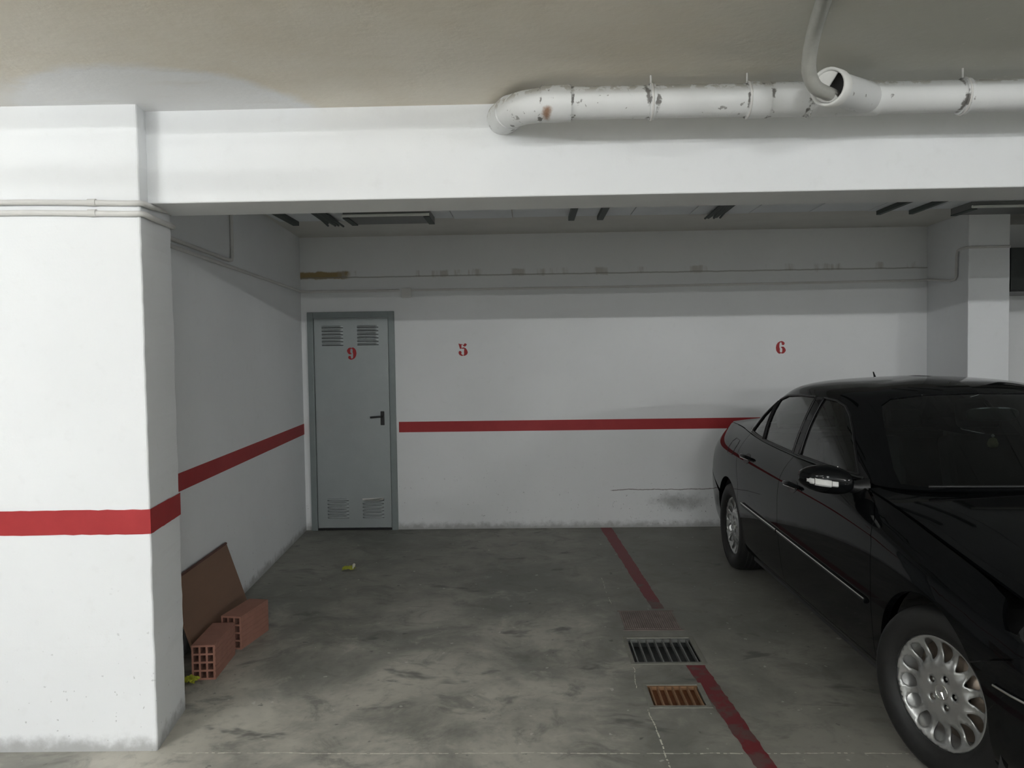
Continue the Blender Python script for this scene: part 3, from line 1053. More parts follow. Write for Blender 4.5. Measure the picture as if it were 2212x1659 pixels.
crumple('crumpled_wrapper', 'crumpled yellow wrapper with a white rim on open floor', (-1.405, 5.84, 0), 0.09, 3, True)
crumple('crumpled_wrapper', 'crumpled yellow wrapper on floor beside the front brick', (-1.735, 3.815, 0), 0.085, 5)

# ------------------------------------------------------------------ the parked car
# car space: x to the rear (0 = front axle), y to the side seen in the picture, z up


def bbasis(n, t):
    """clamped uniform cubic B-spline basis, t in [0, n-3]"""
    kn = np.concatenate([[0] * 3, np.arange(n - 2), [n - 3] * 3]).astype(float)
    t = np.clip(np.asarray(t, float), 0, n - 3 - 1e-9)
    N = np.zeros((len(t), n + 3))
    for i in range(n + 3):
        if i < len(kn) - 1:
            N[:, i] = (t >= kn[i]) & (t < kn[i + 1])
    for p in range(1, 4):
        M_ = np.zeros_like(N)
        for i in range(n + 3 - p):
            a = kn[i + p] - kn[i]
            b_ = kn[i + p + 1] - kn[i + 1] if i + p + 1 < len(kn) else 0
            if a > 0:
                M_[:, i] += (t - kn[i]) / a * N[:, i]
            if b_ > 0:
                M_[:, i] += (kn[i + p + 1] - t) / b_ * N[:, i + 1]
        N = M_
    return N[:, :n]


class Surf:
    def __init__(s, net):
        s.net = np.array(net, float)          # (nu, nv, 3)
        s.nu, s.nv = s.net.shape[:2]
        s.U, s.V = s.nu - 3, s.nv - 3
        gu, gv = np.meshgrid(np.linspace(0, s.U, 161), np.linspace(0, s.V, 61), indexing='ij')
        s.gu, s.gv = gu.ravel(), gv.ravel()
        s.gp = s.ev(s.gu, s.gv)

    def ev(s, u, v):
        return np.einsum('ni,nj,ijk->nk', bbasis(s.nu, u), bbasis(s.nv, v), s.net)

    def nrm(s, u, v):
        e = 1e-3
        du = s.ev(np.clip(u + e, 0, s.U), v) - s.ev(np.clip(u - e, 0, s.U), v)
        dv = s.ev(u, np.clip(v + e, 0, s.V)) - s.ev(u, np.clip(v - e, 0, s.V))
        n = np.cross(du, dv)
        return n / np.maximum(np.linalg.norm(n, axis=1, keepdims=True), 1e-12)

    def inv(s, q, ax, sel=None):
        """find (u, v) where coordinates ax of the surface equal q"""
        q = np.asarray(q, float)
        idx = np.arange(len(s.gu)) if sel is None else np.nonzero(sel(s.gp))[0]
        g = s.gp[idx][:, ax]
        k = idx[np.argmin(((q[:, None, :] - g[None]) ** 2).sum(2), 1)]
        u, v = s.gu[k].copy(), s.gv[k].copy()
        for _ in range(14):
            e = 1e-4
            p = s.ev(u, v)[:, ax]
            u2 = np.where(u + e > s.U, u - e, u + e)
            v2 = np.where(v + e > s.V, v - e, v + e)
            a = (s.ev(u2, v)[:, ax] - p) / (u2 - u)[:, None]
            b_ = (s.ev(u, v2)[:, ax] - p) / (v2 - v)[:, None]
            r_ = q - p
            det = a[:, 0] * b_[:, 1] - a[:, 1] * b_[:, 0]
            det = np.where(np.abs(det) < 1e-7, 1e-7, det)
            d_u = (r_[:, 0] * b_[:, 1] - r_[:, 1] * b_[:, 0]) / det
            d_v = (a[:, 0] * r_[:, 1] - a[:, 1] * r_[:, 0]) / det
            u = np.clip(u + np.clip(d_u, -.3, .3), 0, s.U)
            v = np.clip(v + np.clip(d_v, -.3, .3), 0, s.V)
        return u, v


def resample(poly, step, closed=True):
    out = []
    m = len(poly)
    for i in range(m if closed else m - 1):
        a, c = np.array(poly[i], float), np.array(poly[(i + 1) % m], float)
        k = max(1, int(math.ceil(np.linalg.norm(c - a) / step)))
        out += [tuple(a + (c - a) * j / k) for j in range(k)]
    if not closed:
        out.append(tuple(poly[-1]))
    return out


def inside(pt, poly):
    x, y = pt
    c = False
    j = len(poly) - 1
    for i in range(len(poly)):
        xi, yi = poly[i]
        xj, yj = poly[j]
        if (yi > y) != (yj > y) and x < (xj - xi) * (y - yi) / (yj - yi) + xi:
            c = not c
        j = i
    return c


def area(p):
    return 0.5 * sum(p[i][0] * p[(i + 1) % len(p)][1] - p[(i + 1) % len(p)][0] * p[i][1] for i in range(len(p)))


def shrink(poly, d):
    """move every corner d inwards"""
    sg = 1 if area(poly) > 0 else -1
    out = []
    m = len(poly)
    for i in range(m):
        p, a, c = (np.array(poly[k % m], float) for k in (i, i - 1, i + 1))
        e0, e1 = p - a, c - p
        e0 /= max(np.linalg.norm(e0), 1e-9)
        e1 /= max(np.linalg.norm(e1), 1e-9)
        n = np.array([-(e0[1] + e1[1]), e0[0] + e1[0]]) * sg
        L = np.linalg.norm(n)
        if L < 1e-6:
            out.append(tuple(p))
            continue
        n /= L
        k = max(0.5, (n[0] * -e0[1] + n[1] * e0[0]) * sg)
        out.append(tuple(p + n * d / k))
    return out


def triangulate(poly, holes, step):
    loops = [resample(poly, step)] + [resample(h, step) for h in holes]
    pts, edges, faces = [], [], []
    for L in loops:
        o = len(pts)
        pts += [Vector(p) for p in L]
        edges += [(o + i, o + (i + 1) % len(L)) for i in range(len(L))]
    arr = np.array(loops[0])
    x0, y0 = arr.min(0)
    x1, y1 = arr.max(0)
    allb = np.array([tuple(p) for p in pts])
    nx, ny = int((x1 - x0) / step) + 1, int((y1 - y0) / (step * .87)) + 1
    for j in range(ny + 1):
        for i in range(nx + 1):
            p = (x0 + (i + (.5 if j % 2 else 0)) * step, y0 + j * step * .87)
            if not inside(p, loops[0]) or any(inside(p, h) for h in loops[1:]):
                continue
            if ((allb - p) ** 2).sum(1).min() < (0.55 * step) ** 2:
                continue
            pts.append(Vector(p))
    r_ = delaunay_2d_cdt(pts, edges, [], 0, 1e-7)
    vs = [(p.x, p.y) for p in r_[0]]
    tr = []
    for t_ in r_[2]:
        c = (sum(vs[i][0] for i in t_) / len(t_), sum(vs[i][1] for i in t_) / len(t_))
        if inside(c, loops[0]) and not any(inside(c, h) for h in loops[1:]):
            tr.append(tuple(t_))
    return np.array(vs), tr


def finish(name, P, N, tris, mat, parent, flange, both=False, mirror_only=False, sgn=1.0):
    """P,N on the seen side (y>0); flange turns boundary edges inwards"""
    P, N = P.copy(), N.copy()
    # outward check: normal should face away from the car core
    cen = np.array([np.clip(P[:, 0], 0.3, 3.2), 0 * P[:, 0], 0 * P[:, 0] + 0.55]).T
    if np.mean(((P - cen) * N).sum(1)) < 0:
        N = -N
    T = []
    for t_ in tris:
        a, b_, c = P[t_[0]], P[t_[1]], P[t_[2]]
        fn = np.cross(b_ - a, c - a)
        T.append(t_ if fn @ N[t_[0]] > 0 else t_[::-1])
    sets = []
    if not mirror_only:
        sets.append((P, N, T))
    if both or mirror_only:
        m = np.array([1, -1, 1])
        sets.append((P * m, N * m, [t_[::-1] for t_ in T]))
    V, NN, F = [], [], []
    for P_, N_, T_ in sets:
        o = len(V)
        V += list(P_)
        NN += list(N_)
        F += [tuple(i + o for i in t_) for t_ in T_]
        if flange:
            cnt = {}
            for t_ in T_:
                for i in range(len(t_)):
                    e = (t_[i], t_[(i + 1) % len(t_)])
                    cnt[e] = cnt.get(e, 0) + 1
            for (i, j) in list(cnt):
                if (j, i) in cnt:
                    continue
                a, c = P_[i], P_[j]
                if abs(a[1]) < 2e-3 and abs(c[1]) < 2e-3:
                    continue
                o2 = len(V)
                en = np.cross(c - a, N_[i])
                en = en / max(np.linalg.norm(en), 1e-9)
                V += [a, c, c - N_[j] * flange, a - N_[i] * flange]
                NN += [en] * 4
                F.append((o2 + 1, o2, o2 + 3, o2 + 2))
    me = bpy.data.meshes.new(name)
    me.from_pydata([tuple(map(float, p)) for p in V], [], F)
    me.update()
    me.polygons.foreach_set('use_smooth', [True] * len(me.polygons))
    me.normals_split_custom_set_from_vertices([tuple(map(float, n_)) for n_ in NN])
    return link(name, me, mat, parent)


def patch(name, S, poly, ax, mat, parent, holes=(), step=0.04, gap=0.0, flange=0.012, both=False, mirror_only=False, sel=None, off=0.0, map_uv=None):
    p = shrink(poly, gap) if gap else poly
    vs, tr = triangulate(p, list(holes), step)
    if map_uv is None:
        u, v = S.inv(vs, ax, sel)
    else:
        u, v = map_uv(vs)
    P, N = S.ev(u, v), S.nrm(u, v)
    if off:
        cen = np.array([np.clip(P[:, 0], 0.3, 3.2), 0 * P[:, 0], 0 * P[:, 0] + 0.55]).T
        s_ = 1 if np.mean(((P - cen) * N).sum(1)) > 0 else -1
        P = P + N * off * s_
    return finish(name, P, N, tr, mat, parent, flange, both, mirror_only)


CAR_P = (2.385, 2.975, -0.009)
car = thing('car', 'black four-door saloon parked nose out in bay 6', 'car')
car.matrix_world = Matrix(((math.sin(CAR_P[2]), -math.cos(CAR_P[2]), 0, CAR_P[0]), (math.cos(CAR_P[2]), math.sin(CAR_P[2]), 0, CAR_P[1]), (0, 0, 1, 0), (0, 0, 0, 1)))

# --- body side surface, wraps from nose centre round to tail centre
#   station: x, w (half width), then z of rows 4,5,6, inset of rows 5,6, x shift of upper and lower rows
ST = [  # x     w     z4    z5    z6    i5    i6   xs6  low
    (-0.88, 0.00, 0.58, 0.66, 0.70, 0.00, 0.00, 0.13, .00),
    (-0.875, 0.30, 0.58, 0.66, 0.70, 0.00, 0.00, 0.13, .00),
    (-0.84, 0.56, 0.59, 0.665, 0.705, 0.00, 0.02, 0.12, .00),
    (-0.74, 0.735, 0.60, 0.68, 0.715, 0.02, 0.06, 0.10, .01),
    (-0.58, 0.835, 0.63, 0.705, 0.745, 0.035, 0.11, 0.06, .01),
    (-0.36, 0.885, 0.67, 0.745, 0.79, 0.038, 0.135, 0.02, .0),
    (-0.12, 0.905, 0.71, 0.79, 0.833, 0.036, 0.145, 0.0, .0),
    (0.12, 0.910, 0.75, 0.83, 0.872, 0.034, 0.145, 0.0, .0),
    (0.42, 0.911, 0.785, 0.872, 0.932, 0.032, 0.135, 0.0, .0),
    (0.80, 0.912, 0.80, 0.898, 0.985, 0.030, 0.125, 0.0, .0),
    (1.30, 0.913, 0.805, 0.905, 0.990, 0.028, 0.118, 0.0, .0),
    (1.80, 0.913, 0.81, 0.910, 1.000, 0.028, 0.114, 0.0, .0),
    (2.25, 0.912, 0.815, 0.918, 1.012, 0.029, 0.114, 0.0, .0),
    (2.65, 0.907, 0.82, 0.925, 1.030, 0.031, 0.132, 0.0, .0),
    (3.05, 0.893, 0.82, 0.93, 1.045, 0.036, 0.178, 0.0, .0),
    (3.40, 0.868, 0.81, 0.925, 1.040, 0.045, 0.185, -0.01, .0),
    (3.68, 0.820, 0.79, 0.905, 1.030, 0.055, 0.165, -0.05, .01),
    (3.86, 0.735, 0.77, 0.89, 1.025, 0.055, 0.13, -0.10, .01),
    (3.945, 0.56, 0.76, 0.885, 1.03, 0.03, 0.07, -0.12, .0),
    (3.972, 0.30, 0.76, 0.885, 1.035, 0.01, 0.02, -0.125, .0),
    (3.978, 0.00, 0.76, 0.885, 1.035, 0.00, 0.00, -0.125, .0)]
net = []
for (x, w, z4, z5, z6, i5, i6, xs6, low) in ST:
    sg = 1.0 if w > 0.01 else 0.0
    xin = 0.05 if x < 0 else -0.05
    end = 1.0 if (x < -0.5 or x > 3.6) else 0.0
    row = [(x + xin * end, max(0, w - (0.10 + .02 * end) * sg), 0.185),
           (x + xin * .3 * end, max(0, w - 0.042 * sg), 0.215),
           (x, w - 0.016 * sg, 0.40),
           (x, w, 0.56 if 0 < x < 3.6 else 0.53),
           (x + xs6 * .35, w - 0.004 * sg, z4),
           (x + xs6 * .65, max(0, w - i5), z5),
           (x + xs6, max(0, w - i6), z6)]
    net.append(row)
SIDE = Surf(net)

ARF, ARR = (0.0, 0.322), (2.854, 0.322)
RA = 0.365


def arch(c, z, r=RA, a_from=None, a_to=None, n=22):
    """points on the wheel arch from the rear cut at height z over the top to the front cut"""
    a = math.asin((z - c[1]) / r)
    a0 = a if a_from is None else a_from
    a1 = math.pi - a if a_to is None else a_to
    return arc(c, r, a0, a1, n)


ZS = 0.245        # top of the sill
side_sel = lambda g: (g[:, 1] > 0.55)
AX = [0, 2]

fd_front = [(0.455, ZS), (0.435, 0.45), (0.430, 0.62), (0.445, 0.78), (0.50, 0.875), (0.60, 0.93), (0.74, 0.981)]
fd_rear = [(1.70, 1.0005), (1.685, 0.80), (1.672, 0.60), (1.655, ZS)]


def top_line(x):
    u, v = SIDE.inv([[x, 0.99]], AX, side_sel)
    return float(SIDE.ev(u, np.array([SIDE.V - 1e-6]))[0, 2])


def belt(x0, x1, n):
    return [(x0 + (x1 - x0) * i / n, top_line(x0 + (x1 - x0) * i / n) - 0.002) for i in range(n + 1)]


rd_rear = [(2.695, top_line(2.695) - .002), (2.668, 0.92), (2.60, 0.78), (2.545, 0.69)]
a_in = math.atan2(0.655 - ARR[1], 2.515 - ARR[0])
rr_ = RA + 0.022
rd_arch = [(ARR[0] + rr_ * math.cos(a), ARR[1] + rr_ * math.sin(a)) for a in np.linspace(math.radians(140), math.radians(191.5), 10)]

front_door = patch('front_door', SIDE, [fd_front[0]] + [fd_rear[-1]] + fd_rear[::-1][1:-1] + belt(1.70, 0.74, 12) + fd_front[::-1][1:-1], AX, 'paint', car, sel=side_sel, gap=0.0022)
rear_door = patch('rear_door', SIDE, [(1.655, ZS), (2.47, ZS)] + rd_arch[::-1][1:] + rd_rear[::-1] + belt(2.695, 1.70, 12)[1:] + fd_rear[1:-1], AX, 'paint', car, sel=side_sel, gap=0.0022)
XB = -0.60
fender_poly = [(0.455, ZS)] + arch(ARF, 0.245, RA, math.asin((ZS - ARF[1]) / RA), math.radians(142), 30) + [(-0.40, 0.60), (-0.50, 0.64), (-0.545, 0.735)] + [(x, top_line(x) - .003) for x in np.linspace(-0.5, 0.70, 14)] + [(0.72, 0.972)] + fd_front[::-1][1:-1]
fender_poly[0] = (0.455, ZS)
patch('front_fender', SIDE, fender_poly, AX, 'paint', car, sel=side_sel, gap=0.0022, flange=0.03)
q_poly = [(2.47, ZS), (2.49, ZS)] + [(ARR[0] + RA * math.cos(a), ARR[1] + RA * math.sin(a)) for a in np.linspace(math.radians(190.5), math.radians(38), 30)] + [(3.40, 0.60), (3.66, 0.66), (3.82, 0.70), (3.80, 0.80), (3.72, 0.94), (3.66, 0.985)] + [(x, top_line(x) - .002) for x in np.linspace(3.60, 2.72, 12)] + rd_rear + rd_arch
quarter = patch('rear_quarter_panel', SIDE, q_poly, AX, 'paint', car, sel=side_sel, gap=0.0022, flange=0.03)
sill_poly = [(0.355, 0.19), (2.50, 0.19), (2.495, ZS), (0.358, ZS)]
patch('sill', SIDE, sill_poly, AX, 'paint', car, sel=side_sel, gap=0.001, flange=0.03)

# bumpers and lamps are laid out along the wrap (u) and height fraction (v)
uvm = lambda vs: (vs[:, 0], vs[:, 1])


def su(x, z):
    u, v = SIDE.inv([[x, z]], AX, side_sel)
    return float(u[0]), float(v[0])


fb = [(0, 0.0), (su(-0.30, .2)[0], 0.0)] + [su(*p) for p in [(-0.345, 0.25), (-0.355, 0.42), (-0.335, 0.50), (-0.29, 0.545), (-0.40, 0.595), (-0.50, 0.632), (-0.56, 0.60)]] + [(2.0, 2.06), (1.0, 2.0), (0, 2.0)]
patch('front_bumper', SIDE, fb, None, 'paint', car, step=0.12, map_uv=uvm, both=True, flange=0.02)
uf = su(-0.45, 0.66)[0]
patch('front_panel', SIDE, [(0, 0.0), (uf, 0.0), (uf, SIDE.V), (0, SIDE.V)], None, 'paint', car, step=0.15, map_uv=uvm, both=True, off=-0.006, flange=0)
for (cu, cv, ru, rv) in ((2.42, 3.05, 0.50, 0.52), (1.50, 2.98, 0.36, 0.46)):
    oval = [(cu + ru * math.cos(a), cv + rv * math.sin(a)) for a in np.linspace(0, 2 * math.pi, 29)[:-1]]
    for mo in (False, True):
        lamp_ = patch('headlamp', SIDE, oval, None, 'headlamp', car, step=0.1, map_uv=uvm, off=0.006, flange=0.012, mirror_only=mo)
        ou = np.array(oval + oval[:1])
        P_ = SIDE.ev(ou[:, 0], ou[:, 1])
        MB().tube([(p[0], -p[1] if mo else p[1], p[2]) for p in P_], 0.006, 6).build('lamp_rim', 'black_plastic', lamp_)
gp = [(0, 2.15), (0.80, 2.2), (0.95, 3.0), (0.80, 3.75), (0, 3.8)]
grl = patch('grille', SIDE, gp, None, 'black_plastic', car, step=0.1, map_uv=uvm, both=True, off=-0.002, flange=0.01)
go = np.array(resample(gp[:], 0.1, False))
P_ = SIDE.ev(go[:, 0], go[:, 1])
MB().tube([tuple(p) for p in P_] + [(p[0], -p[1], p[2]) for p in P_[::-1]], 0.008, 6).build('grille_frame', 'chrome', grl)
for vv in (2.55, 2.85, 3.15, 3.45):
    uu = np.linspace(0.86, 0, 8)
    P_ = SIDE.ev(uu, np.full(8, vv))
    MB().tube([tuple(p) for p in P_] + [(p[0], -p[1], p[2]) for p in P_[::-1]], 0.005, 6).build('grille_slat', 'chrome', grl)
patch('bumper_intake', SIDE, [(0, 0.75), (1.35, 0.8), (1.2, 1.25), (0, 1.3)], None, 'black_plastic', car, step=0.1, map_uv=uvm, both=True, off=0.003, flange=0)
ur = su(3.32, 0.70)[0]
patch('rear_panel', SIDE, [(ur, 0.0), (SIDE.U, 0.0), (SIDE.U, SIDE.V), (ur, SIDE.V)], None, 'paint', car, step=0.15, map_uv=uvm, both=True, off=-0.006, flange=0)
rb = [(SIDE.U, 0.0)] + [(su(3.12, .2)[0], 0.0)] + [su(*p) for p in [(3.20, 0.25), (3.212, 0.40), (3.18, 0.52), (3.40, 0.592), (3.66, 0.652), (3.81, 0.69)]] + [(SIDE.U - 2.0, 2.45), (SIDE.U - 1, 2.4), (SIDE.U, 2.4)]
patch('rear_bumper', SIDE, rb, None, 'paint', car, step=0.12, map_uv=uvm, both=True, flange=0.02)
tl = [su(3.83, 0.70), su(3.805, 0.80), su(3.73, 0.935), su(3.67, 0.98)] + [(SIDE.U - 1.6, 3.5), (SIDE.U - 1.3, 3.0), (SIDE.U - 1.4, 2.55)]
patch('tail_lamp', SIDE, tl, None, 'red_lens', car, step=0.1, map_uv=uvm, flange=0.01)
patch('tail_lamp', SIDE, tl, None, 'red_lens', car, step=0.1, map_uv=uvm, flange=0.01, mirror_only=True)
patch('tail_panel', SIDE, [(SIDE.U, 2.42), (SIDE.U - 1.38, 2.47), (SIDE.U - 1.28, 3.0), (SIDE.U - 1.58, 3.6), (SIDE.U - 1.2, SIDE.V), (SIDE.U, SIDE.V)], None, 'paint', car, step=0.12, map_uv=uvm, both=True)
# far side of the car: one panel set, simpler cut
far = [(0.355, 0.19), (2.50, 0.19)] + [(ARR[0] + RA * math.cos(a), ARR[1] + RA * math.sin(a)) for a in np.linspace(math.radians(193), math.radians(40), 24)] + [(3.40, 0.60), (3.66, 0.66), (3.82, 0.70), (3.72, 0.94), (3.62, 1.0)] + [(x, top_line(x) - .002) for x in np.linspace(3.58, -0.48, 30)] + [(-0.52, 0.64), (-0.30, 0.56)] + [(ARF[0] + RA * math.cos(a), ARF[1] + RA * math.sin(a)) for a in np.linspace(math.radians(142), math.radians(-16), 24)]
patch('far_side_panel', SIDE, far, AX, 'paint', car, sel=side_sel, mirror_only=True, step=0.06, flange=0.03)
# dark inner shell behind the panel gaps
patch('body_shell', SIDE, [(0.40, 0.22), (2.45, 0.22)] + [(ARR[0] + .40 * math.cos(a), ARR[1] + .40 * math.sin(a)) for a in np.linspace(math.radians(190), math.radians(35), 20)] + [(3.5, 0.62), (3.78, 0.72), (3.68, 0.95), (3.58, 0.99)] + [(x, top_line(x) - .012) for x in np.linspace(3.5, -0.40, 26)] + [(-0.50, 0.70), (-0.36, 0.58)] + [(ARF[0] + .40 * math.cos(a), ARF[1] + .40 * math.sin(a)) for a in np.linspace(math.radians(145), math.radians(-12), 20)], AX, 'wheel_dark', car, sel=side_sel, off=-0.016, flange=0, both=True, step=0.06)

# --- bonnet and boot lid: from the shoulder edge to the centre line
def deck(i0, i1, cz, xs_c, crown, ext=None):
    n_ = []
    for i in range(i0, i1 + 1):
        ex, ey, ez = SIDE.net[i][6]
        zc, xc = cz[i - i0], xs_c[i - i0]
        row = []
        for t_ in (0.0, 0.12, 0.35, 0.65, 0.88, 1.0):
            y = ey * (1 - t_)
            zz = ez + (zc - ez) * (1 - (1 - t_) ** crown)
            row.append((ex + (xc - ex) * t_ ** 1.3, y, zz))
        n_.append(row)
    if ext:
        n_.append(ext)
    return Surf(n_)


# edge of bonnet uses the side surface's own edge curve
us = np.linspace(2.2, su(0.735, 0.97)[0], 15)
ed = SIDE.ev(us, np.full(15, SIDE.V))
nose_c = [(-0.755, 0.712)] * 1
cz_pts = [(-0.76, 0.715), (-0.60, 0.788), (-0.38, 0.845), (-0.12, 0.895), (0.12, 0.935), (0.35, 0.972), (0.50, 0.998)]
hn = []
for k_, e_ in enumerate(ed):
    t_ = k_ / 14
    xc = -0.765 + (0.49 + 0.765) * t_
    zc = float(np.interp(xc, [p[0] for p in cz_pts], [p[1] for p in cz_pts]))
    row = []
    for q_ in (0.0, 0.10, 0.25, 0.45, 0.70, 0.90, 1.0):
        ss = q_ * q_ * (3 - 2 * q_)
        zz = e_[2] + (zc - e_[2]) * (1 - (1 - q_) ** 2.2)
        row.append((e_[0] + (xc - e_[0]) * ss, e_[1] * (1 - q_), zz))
    hn.append(row)
HOOD = Surf(hn)
patch('bonnet', HOOD, [(0.0, 0.012), (HOOD.U * .5, 0.010), (HOOD.U, 0.012), (HOOD.U, HOOD.V), (0.0, HOOD.V)], None, 'paint', car, step=0.22, map_uv=uvm, both=True, flange=0.012)
us = np.linspace(su(2.98, 1.03)[0], SIDE.U - 0.9, 12)
ed = SIDE.ev(us, np.full(12, SIDE.V))
tn = []
for k_, e_ in enumerate(ed):
    t_ = k_ / 11
    xc = 3.14 + (3.855 - 3.14) * t_
    zc = 1.098 - 0.045 * t_ ** 1.5
    row = []
    for q_ in (0.0, 0.12, 0.3, 0.55, 0.8, 1.0):
        ss = q_ * q_ * (3 - 2 * q_)
        row.append((e_[0] + (xc - e_[0]) * ss, e_[1] * (1 - q_), e_[2] + (zc - e_[2]) * (1 - (1 - q_) ** 2.0)))
    tn.append(row)
BOOT = Surf(tn)
patch('boot_lid', BOOT, [(0, 0.01), (BOOT.U, 0.01), (BOOT.U, BOOT.V), (0, BOOT.V)], None, 'paint', car, step=0.25, map_uv=uvm, both=True, flange=0.01)

# --- glasshouse: horizontal slices from the belt up to the roof spine
GH = [
    [(.47, 0, 1.0), (.495, .36, .996), (.575, .60, .985), (.71, .745, .978), (1.0, .790, .985), (1.6, .797, .996), (2.2, .797, 1.012), (2.66, .772, 1.030), (3.0, .69, 1.052), (3.10, .50, 1.085), (3.14, .25, 1.097), (3.15, 0, 1.098)],
    [(.73, 0, 1.145), (.755, .34, 1.14), (.83, .565, 1.128), (.95, .69, 1.12), (1.18, .742, 1.12), (1.65, .760, 1.126), (2.2, .760, 1.136), (2.58, .738, 1.142), (2.87, .65, 1.15), (2.96, .48, 1.172), (2.99, .25, 1.18), (3.0, 0, 1.18)],
    [(.985, 0, 1.285), (1.005, .32, 1.28), (1.07, .52, 1.265), (1.18, .628, 1.255), (1.36, .675, 1.258), (1.7, .698, 1.266), (2.15, .698, 1.266), (2.46, .675, 1.256), (2.70, .60, 1.25), (2.785, .45, 1.268), (2.81, .24, 1.277), (2.82, 0, 1.28)],
    [(1.20, 0, 1.395), (1.22, .30, 1.39), (1.275, .475, 1.375), (1.37, .565, 1.360), (1.5, .612, 1.369), (1.78, .640, 1.379), (2.1, .640, 1.377), (2.32, .615, 1.362), (2.5, .54, 1.347), (2.575, .41, 1.362), (2.6, .22, 1.372), (2.61, 0, 1.374)],
    [(1.30, 0, 1.430), (1.315, .28, 1.425), (1.365, .43, 1.412), (1.445, .505, 1.402), (1.56, .545, 1.413), (1.8, .570, 1.422), (2.07, .570, 1.420), (2.25, .545, 1.404), (2.39, .475, 1.391), (2.45, .36, 1.402), (2.47, .20, 1.41), (2.48, 0, 1.412)],
    [(1.48, 0, 1.455), (1.485, .20, 1.452), (1.51, .30, 1.446), (1.55, .35, 1.442), (1.63, .37, 1.446), (1.8, .385, 1.450), (2.02, .385, 1.448), (2.14, .365, 1.440), (2.22, .32, 1.434), (2.26, .24, 1.438), (2.28, .13, 1.442), (2.29, 0, 1.443)],
    [(1.70, 0, 1.462), (1.71, .02, 1.462), (1.73, .03, 1.462), (1.75, .035, 1.462), (1.78, .04, 1.462), (1.85, .04, 1.462), (1.95, .04, 1.460), (2.0, .035, 1.458), (2.03, .03, 1.456), (2.05, .02, 1.455), (2.06, .015, 1.455), (2.06, 0, 1.455)]]
GHN = np.array(GH).transpose(1, 0, 2)
GL = Surf(GHN)
gsel = lambda g: (g[:, 1] > 0.45) & (g[:, 2] < 1.40)
fsel = lambda g: (g[:, 0] < 1.45) & (g[:, 2] < 1.42)
rsel = lambda g: (g[:, 0] > 2.25) & (g[:, 2] < 1.42)


def gpoly(pts, ax, sel, step=0.03):
    r_ = np.array(resample(pts, step))
    u, v = GL.inv(r_, ax, sel)
    return [(float(a), float(c)) for a, c in zip(u, v)]


win_f = [(0.90, 1.008), (1.625, 1.010), (1.640, 1.18), (1.645, 1.345), (1.50, 1.338), (1.385, 1.313), (1.29, 1.27), (1.16, 1.19), (1.03, 1.10)]
win_r = [(1.74, 1.012), (2.318, 1.026), (2.35, 1.14), (2.40, 1.292), (2.25, 1.327), (2.0, 1.344), (1.75, 1.347), (1.742, 1.18)]
win_q = [(2.348, 1.028), (2.70, 1.045), (2.66, 1.09), (2.58, 1.170), (2.50, 1.233), (2.43, 1.278), (2.38, 1.14)]
ws = [(0, 1.008), (0.35, 1.005), (0.58, 0.998), (0.66, 1.000), (0.645, 1.06), (0.60, 1.15), (0.545, 1.26), (0.50, 1.33), (0.44, 1.362), (0.28, 1.382), (0, 1.389)]
bl = [(0, 1.108), (0.30, 1.10), (0.55, 1.085), (0.60, 1.10), (0.555, 1.20), (0.50, 1.29), (0.43, 1.335), (0.25, 1.352), (0, 1.357)]
ghole = [gpoly(shrink(w_, -0.004), [0, 2], gsel) for w_ in (win_f, win_r, win_q)]


def half_open(p, sel):
    """windscreen polygon in (u, v): keep the centre edge on u = end"""
    return gpoly(p, [1, 2], sel)


# the windscreen and back window reach the centre line, so the frame polygon is cut around them
wsu, blu = half_open(ws, fsel), half_open(bl, rsel)
n_ws = len(resample(ws[:-1] + [ws[-1]], 0.03, False))
wsu = [(max(0.0, u) if abs(u) > 1e-3 else 0.0, v) for u, v in wsu]
open_w = [p for p in wsu if p[0] > 1e-4]
open_b = [p for p in blu if p[0] < GL.U - 1e-4]
v_ws0, v_ws1 = min(p[1] for p in wsu if p[0] < .02), max(p[1] for p in wsu if p[0] < .02)
v_b0, v_b1 = min(p[1] for p in blu if p[0] > GL.U - .02), max(p[1] for p in blu if p[0] > GL.U - .02)
frame = [(0.0, 0.0), (GL.U, 0.0), (GL.U, v_b0)] + open_b + [(GL.U, v_b1), (GL.U, GL.V), (0.0, GL.V), (0.0, v_ws1)] + open_w[::-1] + [(0.0, v_ws0)]
patch('roof_and_pillars', GL, frame, None, 'paint', car, holes=ghole, step=0.09, map_uv=uvm, both=True, flange=0.010)
patch('windscreen', GL, ws, [1, 2], 'glass', car, step=0.05, sel=fsel, off=-0.004, flange=0, both=True)
patch('rear_window', GL, bl, [1, 2], 'glass', car, step=0.05, sel=rsel, off=-0.004, flange=0, both=True)
for nm, w_ in (('front_side_window', win_f), ('rear_side_window', win_r), ('quarter_window', win_q)):
    patch(nm, GL, w_, [0, 2], 'glass', car, step=0.05, sel=gsel, off=-0.004, flange=0)
    patch(nm, GL, w_, [0, 2], 'glass', car, step=0.05, sel=gsel, off=-0.004, flange=0, mirror_only=True)


def on_gl(pts, off):
    u, v = GL.inv(np.array(pts), [0, 2], gsel)
    P, N = GL.ev(u, v), GL.nrm(u, v)
    N *= np.sign(N[:, 1:2])
    return [tuple(p + n_ * off) for p, n_ in zip(P, N)]


def on_side(pts, off):
    u, v = SIDE.inv(np.array(pts), AX, side_sel)
    P, N = SIDE.ev(u, v), SIDE.nrm(u, v)
    N *= np.sign(N[:, 1:2])
    return [tuple(p + n_ * off) for p, n_ in zip(P, N)]


